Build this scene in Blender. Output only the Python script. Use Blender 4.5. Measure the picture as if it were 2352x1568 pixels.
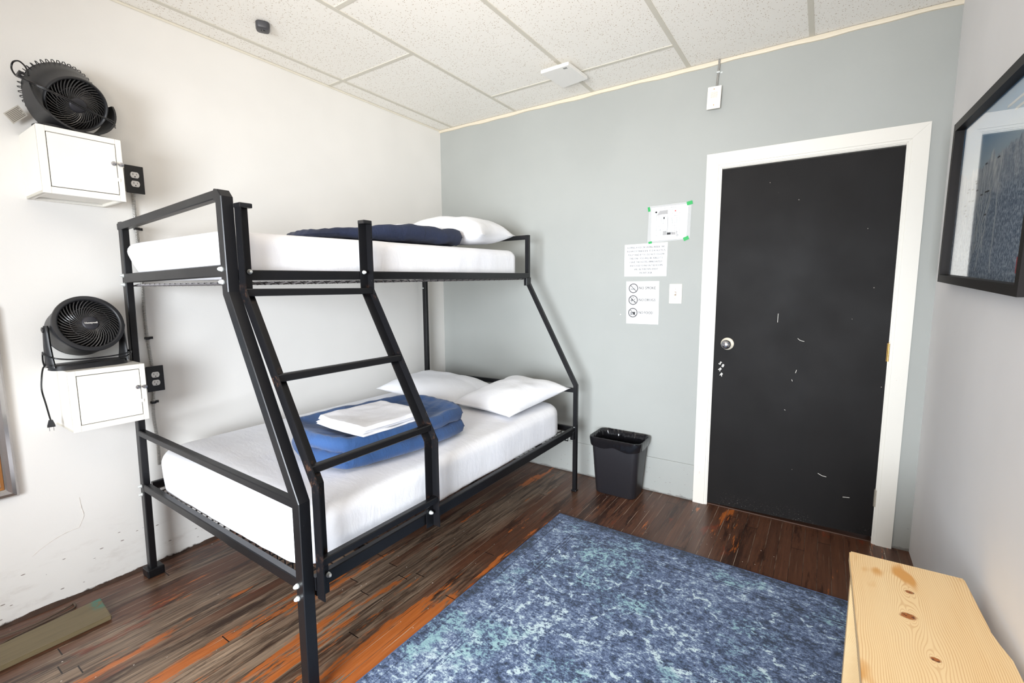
import bpy, bmesh, math, random
from mathutils import Vector, Matrix, noise
for o in list(bpy.data.objects): bpy.data.objects.remove(o, do_unlink=True)
sc = bpy.context.scene
C = sc.collection
R = math.radians
rnd = random.Random(7)

# ------------------------------------------------------------------ camera, light, exposure
YAW, PITCH, ROLL = 0.5873, -0.1171, -0.005
CAM = Vector((2.7031, -3.0092, 1.3672))
cd = bpy.data.cameras.new('camera'); cam = bpy.data.objects.new('camera', cd); C.objects.link(cam)
fwd = Vector((-math.sin(YAW)*math.cos(PITCH), math.cos(YAW)*math.cos(PITCH), math.sin(PITCH)))
right = Vector((math.cos(YAW), math.sin(YAW), 0)); upv = right.cross(fwd)
r2 = math.cos(ROLL)*right + math.sin(ROLL)*upv; u2 = -math.sin(ROLL)*right + math.cos(ROLL)*upv
m = Matrix.Identity(4)
for i in range(3): m[i][0], m[i][1], m[i][2], m[i][3] = r2[i], u2[i], -fwd[i], CAM[i]
cam.matrix_world = m
cd.sensor_width = 36.0; cd.lens = 1068.3047/2352*36.0; cd.clip_start = 0.02
sc.camera = cam

W, H, DEPTH = 3.153, 2.6446, 4.9      # room width, ceiling height, depth behind the door wall
DAY, LAMP, CEIL_FILL, SKY = 68.0, 4.0, 17.0, 1.0
sc.view_settings.view_transform = 'Standard'; sc.view_settings.look = 'None'
sc.view_settings.gamma = 1.0; sc.view_settings.use_curve_mapping = False
sc.view_settings.exposure = 0.16
wd = bpy.data.worlds.new('daylight'); sc.world = wd; wd.use_nodes = True
bg = wd.node_tree.nodes['Background']; bg.inputs[0].default_value = (0.80, 0.88, 1.0, 1); bg.inputs[1].default_value = SKY

def area(name, loc, direction, sx, sy, power, col):
    l = bpy.data.lights.new(name, 'AREA'); l.shape = 'RECTANGLE'; l.size = sx; l.size_y = sy; l.energy = power; l.color = col
    o = bpy.data.objects.new(name, l); C.objects.link(o); o.location = loc
    o.rotation_euler = Vector(direction).to_track_quat('-Z', 'Y').to_euler(); return o
wl = area('window_daylight', (2.30, -DEPTH+0.03, 1.14), (-0.25, 0.96, -0.07), 1.4, 1.5, DAY, (0.88, 0.94, 1.0)); wl.data.spread = R(84)
area('ceiling_lamp_light', (1.66, -3.65, H-0.075), (0, 0, -1), 1.1, 0.5, LAMP, (1.0, 0.95, 0.88))
bf = area('ceiling_fill', (2.40, -3.25, 1.50), (-0.40, 0.85, 1.0), 0.35, 0.35, CEIL_FILL, (1.0, 0.89, 0.76)); bf.data.spread = R(104)  # unseen fill light added to brighten the ceiling, aimed up and forward

# ------------------------------------------------------------------ node helpers
class G:
    def __init__(s, name):
        s.m = bpy.data.materials.new(name); s.m.use_nodes = True; s.nt = s.m.node_tree
        s.b = s.nt.nodes['Principled BSDF']; s.out = s.nt.nodes['Material Output']
    def n(s, t, ins=None, **p):
        x = s.nt.nodes.new(t)
        for k, v in p.items(): setattr(x, k, v)
        for k, v in (ins or {}).items(): s.set(x.inputs[k], v)
        return x
    def set(s, sock, v):
        if isinstance(v, bpy.types.NodeSocket): s.nt.links.new(v, sock)
        else: sock.default_value = v
    def M(s, op, a, b=0.0, c=0.0, clamp=False):
        x = s.n('ShaderNodeMath', {0: a, 1: b, 2: c}, operation=op); x.use_clamp = clamp; return x.outputs[0]
    def co(s, kind='Object'): return s.n('ShaderNodeTexCoord').outputs[kind]
    def map(s, v, scale=(1, 1, 1), loc=(0, 0, 0), rot=(0, 0, 0)):
        return s.n('ShaderNodeMapping', {'Vector': v, 'Scale': scale, 'Location': loc, 'Rotation': rot}).outputs[0]
    def noise(s, v, scale, detail=4, rough=0.55, dist=0.0):
        return s.n('ShaderNodeTexNoise', {'Vector': v, 'Scale': scale, 'Detail': detail, 'Roughness': rough, 'Distortion': dist}).outputs['Fac']
    def vor(s, v, scale, feature='F1', rand=1.0):
        return s.n('ShaderNodeTexVoronoi', {'Vector': v, 'Scale': scale, 'Randomness': rand}, feature=feature).outputs['Distance']
    def step(s, v, lo, hi):
        return s.n('ShaderNodeMapRange', {'Value': v, 'From Min': lo, 'From Max': hi}, interpolation_type='SMOOTHSTEP').outputs[0]
    def mix(s, f, a, b, mode='MIX'):
        x = s.n('ShaderNodeMix', data_type='RGBA', blend_type=mode); s.set(x.inputs[0], f)
        for i, v in ((6, a), (7, b)): s.set(x.inputs[i], v if isinstance(v, bpy.types.NodeSocket) else (*v, 1))
        return x.outputs[2]
    def ramp(s, f, stops):
        x = s.n('ShaderNodeValToRGB', {'Fac': f}); e = x.color_ramp.elements
        while len(e) < len(stops): e.new(0.5)
        for i, (p, c) in enumerate(stops): e[i].position = p; e[i].color = (*c, 1)
        return x.outputs[0]
    def bump(s, h, strength=0.2, dist=0.01):
        s.set(s.b.inputs['Normal'], s.n('ShaderNodeBump', {'Height': h, 'Strength': strength, 'Distance': dist}).outputs[0])
    def base(s, c): s.set(s.b.inputs['Base Color'], c if isinstance(c, bpy.types.NodeSocket) else (*c, 1))
    def rough(s, v): s.set(s.b.inputs['Roughness'], v)

def srgb(r, g, b):
    f = lambda v: (v/255/12.92) if v/255 <= 0.04045 else ((v/255+0.055)/1.055)**2.4
    return (f(r), f(g), f(b))

MATS = {}
def plain(name, col, rough=0.5, metal=0.0, noise_amt=0.0, scale=30, bump=0.0, spec=None):
    if name in MATS: return MATS[name]
    g = G(name); c = g.co()
    if noise_amt:
        nz = g.noise(c, scale, 4)
        g.base(g.mix(nz, tuple(v*(1-noise_amt) for v in col), tuple(min(1, v*(1+noise_amt)) for v in col)))
    else: g.base(col)
    g.rough(rough); g.b.inputs['Metallic'].default_value = metal
    if bump: g.bump(g.noise(c, scale*3, 3), bump, 0.002)
    if spec is not None: g.b.inputs['Specular IOR Level'].default_value = spec
    MATS[name] = g.m; return g.m

def mat_wall(name, col, dirt=0.0, chips=0.0):
    g = G(name); c = g.co(); sep = g.n('ShaderNodeSeparateXYZ', {0: c}).outputs
    big = g.noise(c, 1.3, 3); fine = g.noise(c, 160, 2)
    base = g.mix(g.step(big, 0.35, 0.65), tuple(v*0.965 for v in col), tuple(min(1, v*1.02) for v in col))
    if chips:
        d = g.vor(g.map(c, (1, 1, 1)), 9.0); n2 = g.noise(c, 3.0, 2)
        msk = g.M('MULTIPLY', g.M('LESS_THAN', d, 0.035), g.M('GREATER_THAN', n2, 0.60))
        base = g.mix(g.M('MULTIPLY', msk, chips), base, srgb(246, 240, 228))
    if dirt:
        hgt = g.step(sep[2], 0.42, 0.0)
        d = g.vor(g.map(c, (1, 0.55, 1.6), rot=(0.5, 0, 0)), 26.0); n2 = g.noise(c, 4.0, 3)
        msk = g.M('MULTIPLY', g.M('LESS_THAN', g.M('ADD', d, g.M('MULTIPLY', g.noise(c, 60, 2), 0.1)), 0.150), g.M('GREATER_THAN', g.M('MULTIPLY', hgt, n2), 0.22))
        base = g.mix(g.M('MULTIPLY', msk, 0.75*dirt), base, srgb(96, 74, 62))
        smear = g.M('MULTIPLY', g.step(g.noise(g.map(c, (1, 1, 3)), 5, 5, 0.7), 0.5, 0.72), hgt)
        base = g.mix(g.M('MULTIPLY', smear, 0.35*dirt), base, srgb(186, 174, 164))
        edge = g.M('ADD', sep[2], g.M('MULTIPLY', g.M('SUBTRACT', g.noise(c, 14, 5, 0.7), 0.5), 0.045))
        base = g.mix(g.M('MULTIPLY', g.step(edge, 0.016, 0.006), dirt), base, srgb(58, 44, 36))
    g.base(base); g.rough(0.62); g.bump(g.M('ADD', g.M('MULTIPLY', fine, 0.4), g.noise(c, 12, 4)), 0.10, 0.004)
    return g.m

def mat_ceiling():
    g = G('ceiling_tile_fissured'); c = g.co()
    d1 = g.vor(g.map(c, (1, 0.6, 1), rot=(0, 0, 0.5)), 95); n1 = g.noise(c, 7, 2)
    holes = g.M('MULTIPLY', g.M('LESS_THAN', d1, 0.20), g.M('GREATER_THAN', g.noise(c, 45, 2), 0.45))
    d2 = g.vor(g.map(c, (0.6, 1, 1), rot=(0, 0, -0.8)), 120)
    holes2 = g.M('MULTIPLY', g.M('LESS_THAN', d2, 0.16), g.M('GREATER_THAN', n1, 0.45))
    col = g.mix(g.noise(c, 2, 3), srgb(244, 240, 232), srgb(250, 247, 240))
    col = g.mix(g.M('MULTIPLY', g.M('MAXIMUM', holes, holes2), 0.75), col, srgb(172, 150, 124))
    g.base(col); g.rough(0.85); g.bump(g.M('MULTIPLY', g.M('MAXIMUM', holes, holes2), -1.0), 0.25, 0.003)
    return g.m

def mat_floor():
    g = G('worn_strip_floor'); c = g.co(); s = g.n('ShaderNodeSeparateXYZ', {0: c}).outputs
    wob = g.M('MULTIPLY', g.M('SUBTRACT', g.noise(g.map(c, (1, 0.25, 1)), 3, 2), 0.5), 0.004)
    px = g.M('DIVIDE', g.M('ADD', s[0], wob), 0.0575); idx = g.M('FLOOR', px); fx = g.M('FRACT', px)
    r1 = g.n('ShaderNodeTexWhiteNoise', {'W': idx}, noise_dimensions='1D').outputs['Value']
    py = g.M('ADD', g.M('DIVIDE', s[1], 1.5), g.M('MULTIPLY', r1, 7.3)); idy = g.M('FLOOR', py); fy = g.M('FRACT', py)
    r2 = g.n('ShaderNodeTexWhiteNoise', {'Vector': g.n('ShaderNodeCombineXYZ', {0: idx, 1: idy, 2: 0.0}).outputs[0]}, noise_dimensions='3D').outputs['Value']
    off = g.n('ShaderNodeVectorMath', {0: c, 1: g.n('ShaderNodeCombineXYZ', {0: 0.0, 1: g.M('MULTIPLY', r2, 9.0), 2: 0.0}).outputs[0]}, operation='ADD').outputs[0]
    grain = g.noise(g.map(off, (58, 2.4, 1)), 1.0, 7, 0.66, 0.7)
    fine = g.noise(g.map(off, (260, 7, 1)), 1.0, 4, 0.6)
    dark = g.mix(grain, srgb(44, 26, 19), srgb(122, 80, 58))
    grey = g.mix(g.step(grain, 0.26, 0.80), srgb(60, 42, 32), srgb(186, 160, 134))
    # foot traffic: wear is strongest in the open part of the room in front of the bunk
    wearmap = g.noise(g.map(c, (1.7, 0.75, 1)), 1.4, 4, 0.6)
    dist = g.M('ADD', g.M('ABSOLUTE', g.M('SUBTRACT', s[0], 1.05)), g.M('MULTIPLY', g.M('ABSOLUTE', g.M('ADD', s[1], 2.35)), 0.42))
    wear = g.step(g.M('SUBTRACT', g.M('ADD', wearmap, g.M('MULTIPLY', g.M('SUBTRACT', r2, 0.5), 0.34)), g.M('MULTIPLY', dist, 0.44)), 0.06, 0.40)
    col = g.mix(wear, dark, grey)
    col = g.mix(g.M('MULTIPLY', g.M('SUBTRACT', r2, 0.2), 0.45, clamp=True), col, srgb(46, 30, 24))
    # dark soaked stains
    st = g.step(g.noise(g.map(c, (13, 1.3, 1)), 1.0, 6, 0.74), 0.52, 0.60)
    col = g.mix(g.M('MULTIPLY', st, 0.75), col, srgb(40, 22, 15))
    # bare orange wood where the finish is gone
    on = g.noise(g.map(c, (9, 1.1, 1), (3.1, 1.7, 0)), 1.0, 6, 0.68)
    near = g.M('MULTIPLY', g.step(g.M('ABSOLUTE', g.M('SUBTRACT', s[0], 1.10)), 0.80, 0.10), g.step(s[1], -1.25, -2.0))
    near2 = g.M('MULTIPLY', g.step(g.M('ABSOLUTE', g.M('SUBTRACT', s[0], 1.40)), 0.17, 0.03), g.step(s[1], -0.62, -0.9))
    brk = g.M('MULTIPLY', g.M('SUBTRACT', g.noise(g.map(c, (42, 7, 1)), 1.0, 5, 0.75), 0.5), 0.22)
    om = g.step(g.M('ADD', g.M('ADD', on, brk), g.M('ADD', g.M('MULTIPLY', near, 0.09), g.M('MULTIPLY', near2, 0.095))), 0.605, 0.65)
    ocol = g.mix(g.M('ADD', g.M('MULTIPLY', fine, 0.6), g.M('MULTIPLY', grain, 0.4)), srgb(120, 44, 18), srgb(228, 134, 60))
    col = g.mix(g.M('MULTIPLY', om, 0.9), col, ocol)
    ra = g.step(g.noise(g.map(c, (7, 1.9, 1), (8.1, 2.2, 0)), 1.0, 5, 0.7), 0.60, 0.66)
    col = g.mix(g.M('MULTIPLY', ra, 0.55), col, srgb(124, 50, 24))
    # pale scuffs along the grain
    sc1 = g.step(g.noise(g.map(off, (150, 2.2, 1), (0, 5, 0)), 1.0, 3, 0.6), 0.62, 0.72)
    col = g.mix(g.M('MULTIPLY', sc1, g.M('ADD', g.M('MULTIPLY', wear, 0.6), 0.12)), col, srgb(206, 186, 160))
    # seams
    seam = g.M('MAXIMUM', g.M('LESS_THAN', fx, 0.022), g.M('GREATER_THAN', fx, 0.985))
    seamy = g.M('LESS_THAN', fy, 0.0028)
    dusty = g.M('GREATER_THAN', g.n('ShaderNodeTexWhiteNoise', {'W': g.M('ADD', idx, 0.5)}, noise_dimensions='1D').outputs['Value'], 0.55)
    seamcol = g.mix(g.M('MULTIPLY', g.M('ADD', g.M('MULTIPLY', dusty, 0.7), 0.3), g.step(g.noise(c, 6, 3), 0.4, 0.6)), srgb(26, 16, 12), srgb(176, 158, 138))
    col = g.mix(g.M('MULTIPLY', seam, 0.85), col, seamcol); col = g.mix(seamy, col, srgb(24, 14, 10))
    # paint spatter
    sp = g.M('MULTIPLY', g.M('LESS_THAN', g.vor(g.map(c, (1, 0.8, 1)), 24), g.M('MULTIPLY', g.noise(c, 40, 1), 0.10)), g.M('GREATER_THAN', g.noise(c, 5, 2), 0.48))
    col = g.mix(sp, col, srgb(214, 206, 194))
    g.base(col); g.rough(g.M('ADD', g.M('MULTIPLY', g.noise(g.map(c, (20, 2, 1)), 1, 4), 0.35), 0.20))
    g.bump(g.M('SUBTRACT', g.M('MULTIPLY', grain, 0.3), g.M('MULTIPLY', g.M('MAXIMUM', seam, seamy), 1.0)), 0.35, 0.003)
    return g.m

def mat_rug(w, l):
    # object coordinates: x 0..w across, y 0..-l towards the window
    g = G('distressed_blue_rug'); c = g.co(); s = g.n('ShaderNodeSeparateXYZ', {0: c}).outputs
    wob = g.M('MULTIPLY', g.M('SUBTRACT', g.noise(c, 5, 3), 0.5), 0.03)
    ex = g.M('MINIMUM', s[0], g.M('SUBTRACT', w, s[0])); ey = g.M('MINIMUM', g.M('MULTIPLY', s[1], -1.0), g.M('ADD', s[1], l))
    e = g.M('MINIMUM', ex, ey)
    fade = g.noise(g.map(c, (0.9, 0.9, 1)), 1.7, 5, 0.62)
    speck = g.noise(g.map(c, (1, 1.4, 1)), 52, 5, 0.80); mott = g.noise(g.map(c, (1.2, 1, 1)), 14, 6, 0.72)
    tone = g.M('ADD', g.M('MULTIPLY', g.M('ADD', g.M('MULTIPLY', g.M('SUBTRACT', speck, 0.5), 1.6), 0.5), 0.62), g.M('ADD', g.M('MULTIPLY', mott, 0.42), g.M('MULTIPLY', fade, 0.26)))
    pale = g.M('MULTIPLY', g.step(s[0], 1.05, 0.0), g.step(s[1], -0.35, -1.15))
    tone = g.M('ADD', tone, g.M('MULTIPLY', g.M('ADD', pale, -0.15), 0.075))
    # woven figures: blossoms and scrolls as rings and petals round repeated centres
    def petal(cx, cy, r, k, amp, thick):
        dx = g.M('SUBTRACT', s[0], cx); dy = g.M('SUBTRACT', s[1], cy)
        rr = g.M('SQRT', g.M('ADD', g.M('MULTIPLY', dx, dx), g.M('MULTIPLY', dy, dy)))
        an = g.M('ARCTAN2', dy, dx); tgt = g.M('ADD', r, g.M('MULTIPLY', g.M('SINE', g.M('MULTIPLY', an, float(k))), amp))
        dd = g.M('ABSOLUTE', g.M('ADD', g.M('SUBTRACT', rr, tgt), wob))
        return g.step(dd, thick, thick*0.35), rr
    figs = None
    for (cx, cy, r, k, a, t) in ((0.34, -0.40, 0.15, 12, 0.018, 0.010), (0.34, -0.40, 0.085, 9, 0.022, 0.014), (0.34, -0.40, 0.225, 3, 0.015, 0.006),
                                 (w-0.34, -0.40, 0.15, 12, 0.018, 0.010), (w/2, -l/2, 0.56, 8, 0.07, 0.012), (w/2, -l/2, 0.40, 8, 0.05, 0.022),
                                 (w/2, -l/2, 0.22, 16, 0.02, 0.014), (w/2, -l/2, 0.10, 8, 0.025, 0.02), (0.20, -0.86, 0.20, 4, 0.03, 0.03), (0.52, -0.60, 0.14, 5, 0.02, 0.006),
                                 (w-0.2, -0.92, 0.19, 4, 0.03, 0.026), (0.05, -1.15, 0.16, 6, 0.02, 0.01), (w/2, -0.46, 0.15, 10, 0.02, 0.008)):
        p, _ = petal(cx, cy, r, k, a, t); figs = p if figs is None else g.M('MAXIMUM', figs, p)
    figs = g.M('MULTIPLY', figs, g.M('GREATER_THAN', e, 0.185))
    tone = g.M('ADD', tone, g.M('MULTIPLY', g.M('MULTIPLY', figs, g.M('MULTIPLY', g.step(mott, 0.40, 0.60), g.step(speck, 0.40, 0.56))), 0.20))
    # border bands
    def band(d, t): return g.step(g.M('ABSOLUTE', g.M('SUBTRACT', g.M('ADD', e, g.M('MULTIPLY', wob, 0.12)), d)), t, t*0.5)
    lines = g.M('MAXIMUM', g.M('MAXIMUM', band(0.176, 0.005), band(0.160, 0.004)), g.M('MAXIMUM', band(0.052, 0.004), band(0.190, 0.003)))
    tone = g.M('SUBTRACT', tone, g.M('MULTIPLY', g.M('MULTIPLY', lines, g.step(fade, 0.35, 0.6)), 0.09))
    tone = g.M('SUBTRACT', tone, g.M('MULTIPLY', g.step(e, 0.07, 0.01), 0.10))
    col = g.ramp(tone, [(0.49, srgb(30, 41, 59)), (0.575, srgb(50, 68, 96)), (0.65, srgb(86, 104, 140)), (0.72, srgb(116, 135, 170)), (0.82, srgb(204, 224, 230))])
    aqua = g.M('MULTIPLY', g.step(g.noise(g.map(c, (1, 1.3, 1), (4, 2, 0)), 2.6, 5, 0.65), 0.50, 0.60), g.step(tone, 0.66, 0.72))
    col = g.mix(g.M('MULTIPLY', aqua, 0.75), col, srgb(142, 188, 194))
    g.base(col); g.rough(0.92); g.bump(g.noise(c, 420, 2), 0.5, 0.003)
    g.b.inputs['Sheen Weight'].default_value = 0.15
    return g.m

def mat_pine():
    g = G('knotty_pine'); c = g.co(); s = g.n('ShaderNodeSeparateXYZ', {0: c}).outputs
    vec = g.map(c, (1, 0.22, 0.22)); warp = None
    knots = ((0.135, -0.17, 0.012), (0.118, -0.30, 0.020), (0.150, -0.455, 0.012), (0.10, -0.84, 0.018))
    dsp = g.M('MULTIPLY', g.M('SUBTRACT', g.noise(g.map(c, (1, 0.35, 1)), 6, 2), 0.5), 0.085)
    kd = None; push = dsp
    for kx, ky, kr in knots:
        dx = g.M('SUBTRACT', s[0], kx); dy = g.M('MULTIPLY', g.M('SUBTRACT', s[1], ky), 0.42)
        d = g.M('SQRT', g.M('ADD', g.M('MULTIPLY', dx, dx), g.M('ADD', g.M('MULTIPLY', dy, dy), 1e-6)))
        fall = g.M('EXPONENT', g.M('MULTIPLY', g.M('DIVIDE', d, kr*2.2), -1.0))
        push = g.M('ADD', push, g.M('MULTIPLY', g.M('MULTIPLY', g.M('DIVIDE', dx, d), fall), -kr*1.8))
        dk = g.M('DIVIDE', g.M('SQRT', g.M('ADD', g.M('MULTIPLY', dx, dx), g.M('MULTIPLY', g.M('MULTIPLY', g.M('SUBTRACT', s[1], ky), g.M('SUBTRACT', s[1], ky)), 1.6))), kr)
        kd = dk if kd is None else g.M('MINIMUM', kd, dk)
    rings = g.M('SINE', g.M('MULTIPLY', g.M('ADD', s[0], g.M('ADD', push, g.M('MULTIPLY', s[2], 0.6))), 1180.0))
    rings = g.step(g.M('ADD', rings, g.M('MULTIPLY', g.noise(g.map(c, (60, 4, 60)), 1, 3), 0.9)), 0.55, 1.55)
    tone = g.noise(g.map(c, (9, 1.2, 9)), 1, 4)
    col = g.mix(tone, srgb(255, 228, 180), srgb(246, 206, 148))
    col = g.mix(g.M('MULTIPLY', rings, g.M('ADD', 0.12, g.M('MULTIPLY', tone, 0.62))), col, srgb(204, 142, 76))
    col = g.mix(g.step(g.noise(g.map(c, (6, 2.2, 6), (2, 0, 0)), 1, 3), 0.62, 0.68), col, srgb(222, 160, 84))
    kn = g.step(g.M('ADD', kd, g.M('MULTIPLY', g.noise(c, 60, 3), 0.8)), 1.5, 1.0)
    col = g.mix(kn, col, srgb(172, 100, 42))
    col = g.mix(g.M('MULTIPLY', kn, g.step(g.noise(c, 130, 3), 0.55, 0.62)), col, srgb(70, 34, 16))
    g.base(col); g.rough(0.5); g.bump(rings, 0.06, 0.002)
    return g.m

def mat_cloth(name, c1, c2, sheen=0.1, quilt=0.0):
    g = G(name); c = g.co(); nz = g.noise(c, 4, 4)
    g.base(g.mix(g.step(nz, 0.3, 0.7), c1, c2)); g.rough(0.85); g.b.inputs['Sheen Weight'].default_value = sheen
    h = g.M('ADD', g.M('MULTIPLY', g.noise(g.map(c, (1, 2.6, 1), rot=(0, 0, 0.5)), 7, 5, 0.6, 0.8), 1.0), g.M('MULTIPLY', g.noise(c, 300, 2), 0.05))
    g.bump(h, 0.12 + quilt*1.0, 0.02); return g.m

def mat_black_steel():
    g = G('black_painted_steel'); c = g.co()
    sc1 = g.step(g.noise(g.map(c, (1, 1, 1)), 70, 5, 0.8), 0.70, 0.74)
    g.base(g.mix(sc1, srgb(21, 21, 24), srgb(100, 97, 96))); g.rough(g.M('ADD', 0.30, g.M('MULTIPLY', g.noise(c, 8, 3), 0.14)))
    g.b.inputs['Metallic'].default_value = 0.25; g.bump(g.noise(c, 150, 2), 0.05, 0.001); return g.m

def mat_ladder_steel():
    g = G('welded_ladder_steel'); c = g.co()
    n1 = g.noise(c, 26, 5, 0.75)
    col = g.mix(g.step(n1, 0.62, 0.76), srgb(26, 26, 29), srgb(70, 64, 62))
    z = g.n('ShaderNodeSeparateXYZ', {0: g.n('ShaderNodeNewGeometry').outputs['Position']}).outputs[2]; near = None
    for zz in (1.352, 1.072, 0.795, 0.745, 0.494):      # welds at the rungs and bends
        t = g.step(g.M('ABSOLUTE', g.M('SUBTRACT', z, zz-0.005)), 0.040, 0.012); near = t if near is None else g.M('MAXIMUM', near, t)
    col = g.mix(g.M('MULTIPLY', g.M('MULTIPLY', near, 0.6), g.step(g.noise(c, 38, 5, 0.8), 0.52, 0.64)), col, srgb(104, 74, 58))
    g.base(col); g.rough(0.36); g.b.inputs['Metallic'].default_value = 0.4; return g.m

def mat_door():
    g = G('scuffed_black_door_paint'); c = g.co(); s = g.n('ShaderNodeSeparateXYZ', {0: c}).outputs
    n1 = g.noise(g.map(c, (3, 1, 1)), 2.0, 4)
    col = g.mix(n1, srgb(14, 12, 12), srgb(26, 23, 22))
    low = g.step(s[2], 0.13, 0.01)
    sc1 = g.M('MULTIPLY', g.step(g.noise(g.map(c, (2.2, 1, 7)), 40, 5, 0.8), 0.60, 0.66), g.M('MULTIPLY', low, g.step(g.noise(c, 5, 3), 0.40, 0.62)))
    sp = g.M('MULTIPLY', g.M('LESS_THAN', g.vor(c, 13), 0.030), g.M('GREATER_THAN', g.noise(c, 4, 2), 0.52))
    col = g.mix(g.M('MULTIPLY', g.M('MAXIMUM', sc1, sp), 0.75), col, srgb(176, 168, 158))
    g.base(col); g.rough(g.M('ADD', 0.46, g.M('MULTIPLY', g.noise(c, 3, 3), 0.2))); g.b.inputs['Specular IOR Level'].default_value = 0.18; g.bump(g.noise(g.map(c, (3, 1, 0.6)), 26, 4), 0.07, 0.003)
    return g.m

def mat_casing():
    g = G('chipped_white_trim_paint'); c = g.co()
    ch = g.M('MULTIPLY', g.step(g.noise(c, 34, 5, 0.75), 0.68, 0.71), g.step(g.noise(c, 4, 2), 0.5, 0.6))
    g.base(g.mix(ch, srgb(229, 225, 216), srgb(184, 126, 90))); g.rough(0.4); g.bump(g.noise(c, 30, 3), 0.05, 0.002); return g.m

def mat_glass():
    g = G('picture_glass'); nt = g.nt; nt.nodes.remove(g.b)
    tr = g.n('ShaderNodeBsdfTransparent'); gl = g.n('ShaderNodeBsdfGlossy', {'Roughness': 0.02, 'Color': (1, 1, 1, 1)})
    ge = g.n('ShaderNodeNewGeometry'); dt = g.n('ShaderNodeVectorMath', {0: ge.outputs['Normal'], 1: ge.outputs['Incoming']}, operation='DOT_PRODUCT').outputs['Value']
    fr = g.M('ADD', 0.04, g.M('MULTIPLY', 0.96, g.M('POWER', g.M('SUBTRACT', 1.0, g.M('ABSOLUTE', dt)), 5.0)))
    mx = g.n('ShaderNodeMixShader', {0: fr, 1: tr.outputs[0], 2: gl.outputs[0]})
    nt.links.new(mx.outputs[0], g.out.inputs[0]); return g.m

def mat_emit(name, col, strength):
    g = G(name); g.b.inputs['Emission Color'].default_value = (*col, 1); g.b.inputs['Emission Strength'].default_value = strength; return g.m

def mat_map_print():
    g = G('mountain_map_print'); c = g.co(); s = g.n('ShaderNodeSeparateXYZ', {0: c}).outputs
    # object coordinates: y from 0 to -1 across, z 0..0.56 up
    ridge = g.M('ADD', 0.40, g.M('MULTIPLY', g.M('SUBTRACT', g.noise(g.map(c, (0, 1, 0)), 7, 5, 0.6), 0.5), 0.22))
    sky = g.step(g.M('SUBTRACT', s[2], ridge), -0.004, 0.004)
    forest = g.mix(g.step(g.noise(c, 85, 5, 0.8), 0.42, 0.62), srgb(84, 106, 134), srgb(186, 202, 218))
    snow = g.mix(g.step(g.noise(g.map(c, (1, 4, 1.2), rot=(0.6, 0, 0)), 10, 6, 0.7), 0.4, 0.62), srgb(160, 172, 186), srgb(240, 244, 246))
    up = g.step(g.M('ADD', s[2], g.M('MULTIPLY', g.M('SUBTRACT', g.noise(c, 6, 5), 0.5), 0.25)), 0.24, 0.36)
    left = g.step(g.M('ADD', g.M('ABSOLUTE', g.M('ADD', s[1], 0.36)), g.M('MULTIPLY', g.M('SUBTRACT', g.noise(c, 7, 4), 0.5), 0.2)), 0.15, 0.30)
    col = g.mix(g.M('MULTIPLY', up, g.M('SUBTRACT', 1.0, g.M('MULTIPLY', left, 0.55))), forest, snow)
    col = g.mix(sky, col, g.mix(g.step(s[2], 0.38, 0.56), srgb(190, 212, 226), srgb(110, 164, 210)))
    g.base(col); g.rough(0.5); return g.m

def mat_blue_art():
    g = G('blue_white_print'); c = g.co()
    g.base(g.ramp(g.noise(g.map(c, (1, 1, 2.2)), 26, 5, 0.7), [(0.38, srgb(20, 60, 84)), (0.48, srgb(60, 130, 170)), (0.56, srgb(200, 226, 236))])); return g.m

white_wall = mat_wall('white_wall_paint', srgb(237, 234, 229), dirt=1.0, chips=0.0)
grey_wall = mat_wall('grey_blue_wall_paint', srgb(168, 170, 166), dirt=0.5, chips=0.7)
right_wall = mat_wall('pale_grey_wall_paint', srgb(242, 240, 240), dirt=0.0, chips=0.8)
steel = mat_black_steel(); lsteel = mat_ladder_steel()
bolt_m = plain('zinc_bolt', srgb(214, 218, 216), 0.35, 0.4, 0.05)
sheet_m = mat_cloth('white_cotton_sheet', srgb(244, 244, 249), srgb(249, 249, 252))
pillow_m = mat_cloth('white_pillow_cotton', srgb(246, 246, 250), srgb(250, 250, 252))
blue_m = mat_cloth('blue_quilt_cotton', srgb(38, 72, 120), srgb(45, 82, 134), 0.2, 0.3)
navy_m = mat_cloth('navy_quilt_cotton', srgb(24, 33, 58), srgb(34, 45, 74), 0.05, 0.3)
locker_m = plain('cream_enamel_steel', srgb(244, 240, 230), 0.42, 0.0, 0.01)
gap_m = plain('shadow_gap_black', srgb(26, 20, 16), 0.8)
chrome = plain('brushed_chrome', srgb(176, 176, 180), 0.2, 0.95, 0.04)
brass = plain('aged_brass', srgb(196, 156, 92), 0.38, 0.8, 0.12)
fan_m = plain('black_fan_plastic', srgb(34, 34, 36), 0.42, 0.0, 0.08, 60, 0.1)
fan_gloss = plain('glossy_black_plastic', srgb(26, 26, 28), 0.16, 0.0, 0.03)
ink = plain('black_ink', srgb(34, 34, 36), 0.6)
paper = plain('laminated_paper', srgb(246, 246, 247), 0.28)
red_ink = plain('red_ink', srgb(200, 42, 42), 0.5)
green_tape = plain('green_tape', srgb(34, 166, 84), 0.5)
grey_ink = plain('grey_ink', srgb(168, 166, 166), 0.6)
ivory = plain('ivory_plastic', srgb(244, 238, 228), 0.38)
whitep = plain('white_plastic', srgb(240, 238, 233), 0.4)
tbar_m = plain('ceiling_grid_paint', srgb(212, 207, 194), 0.45, 0.0, 0.03)
conduit_m = plain('galvanised_armour', srgb(186, 184, 180), 0.32, 0.75, 0.15, 200)
trash_m = plain('black_bin_plastic', srgb(36, 35, 39), 0.42, 0, 0.05, 90, 0.1)
liner_m = plain('black_bin_liner', srgb(24, 24, 27), 0.14, 0, 0.02)
dark_m = plain('dark_hall_beyond', srgb(20, 16, 14), 0.8)
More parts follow.
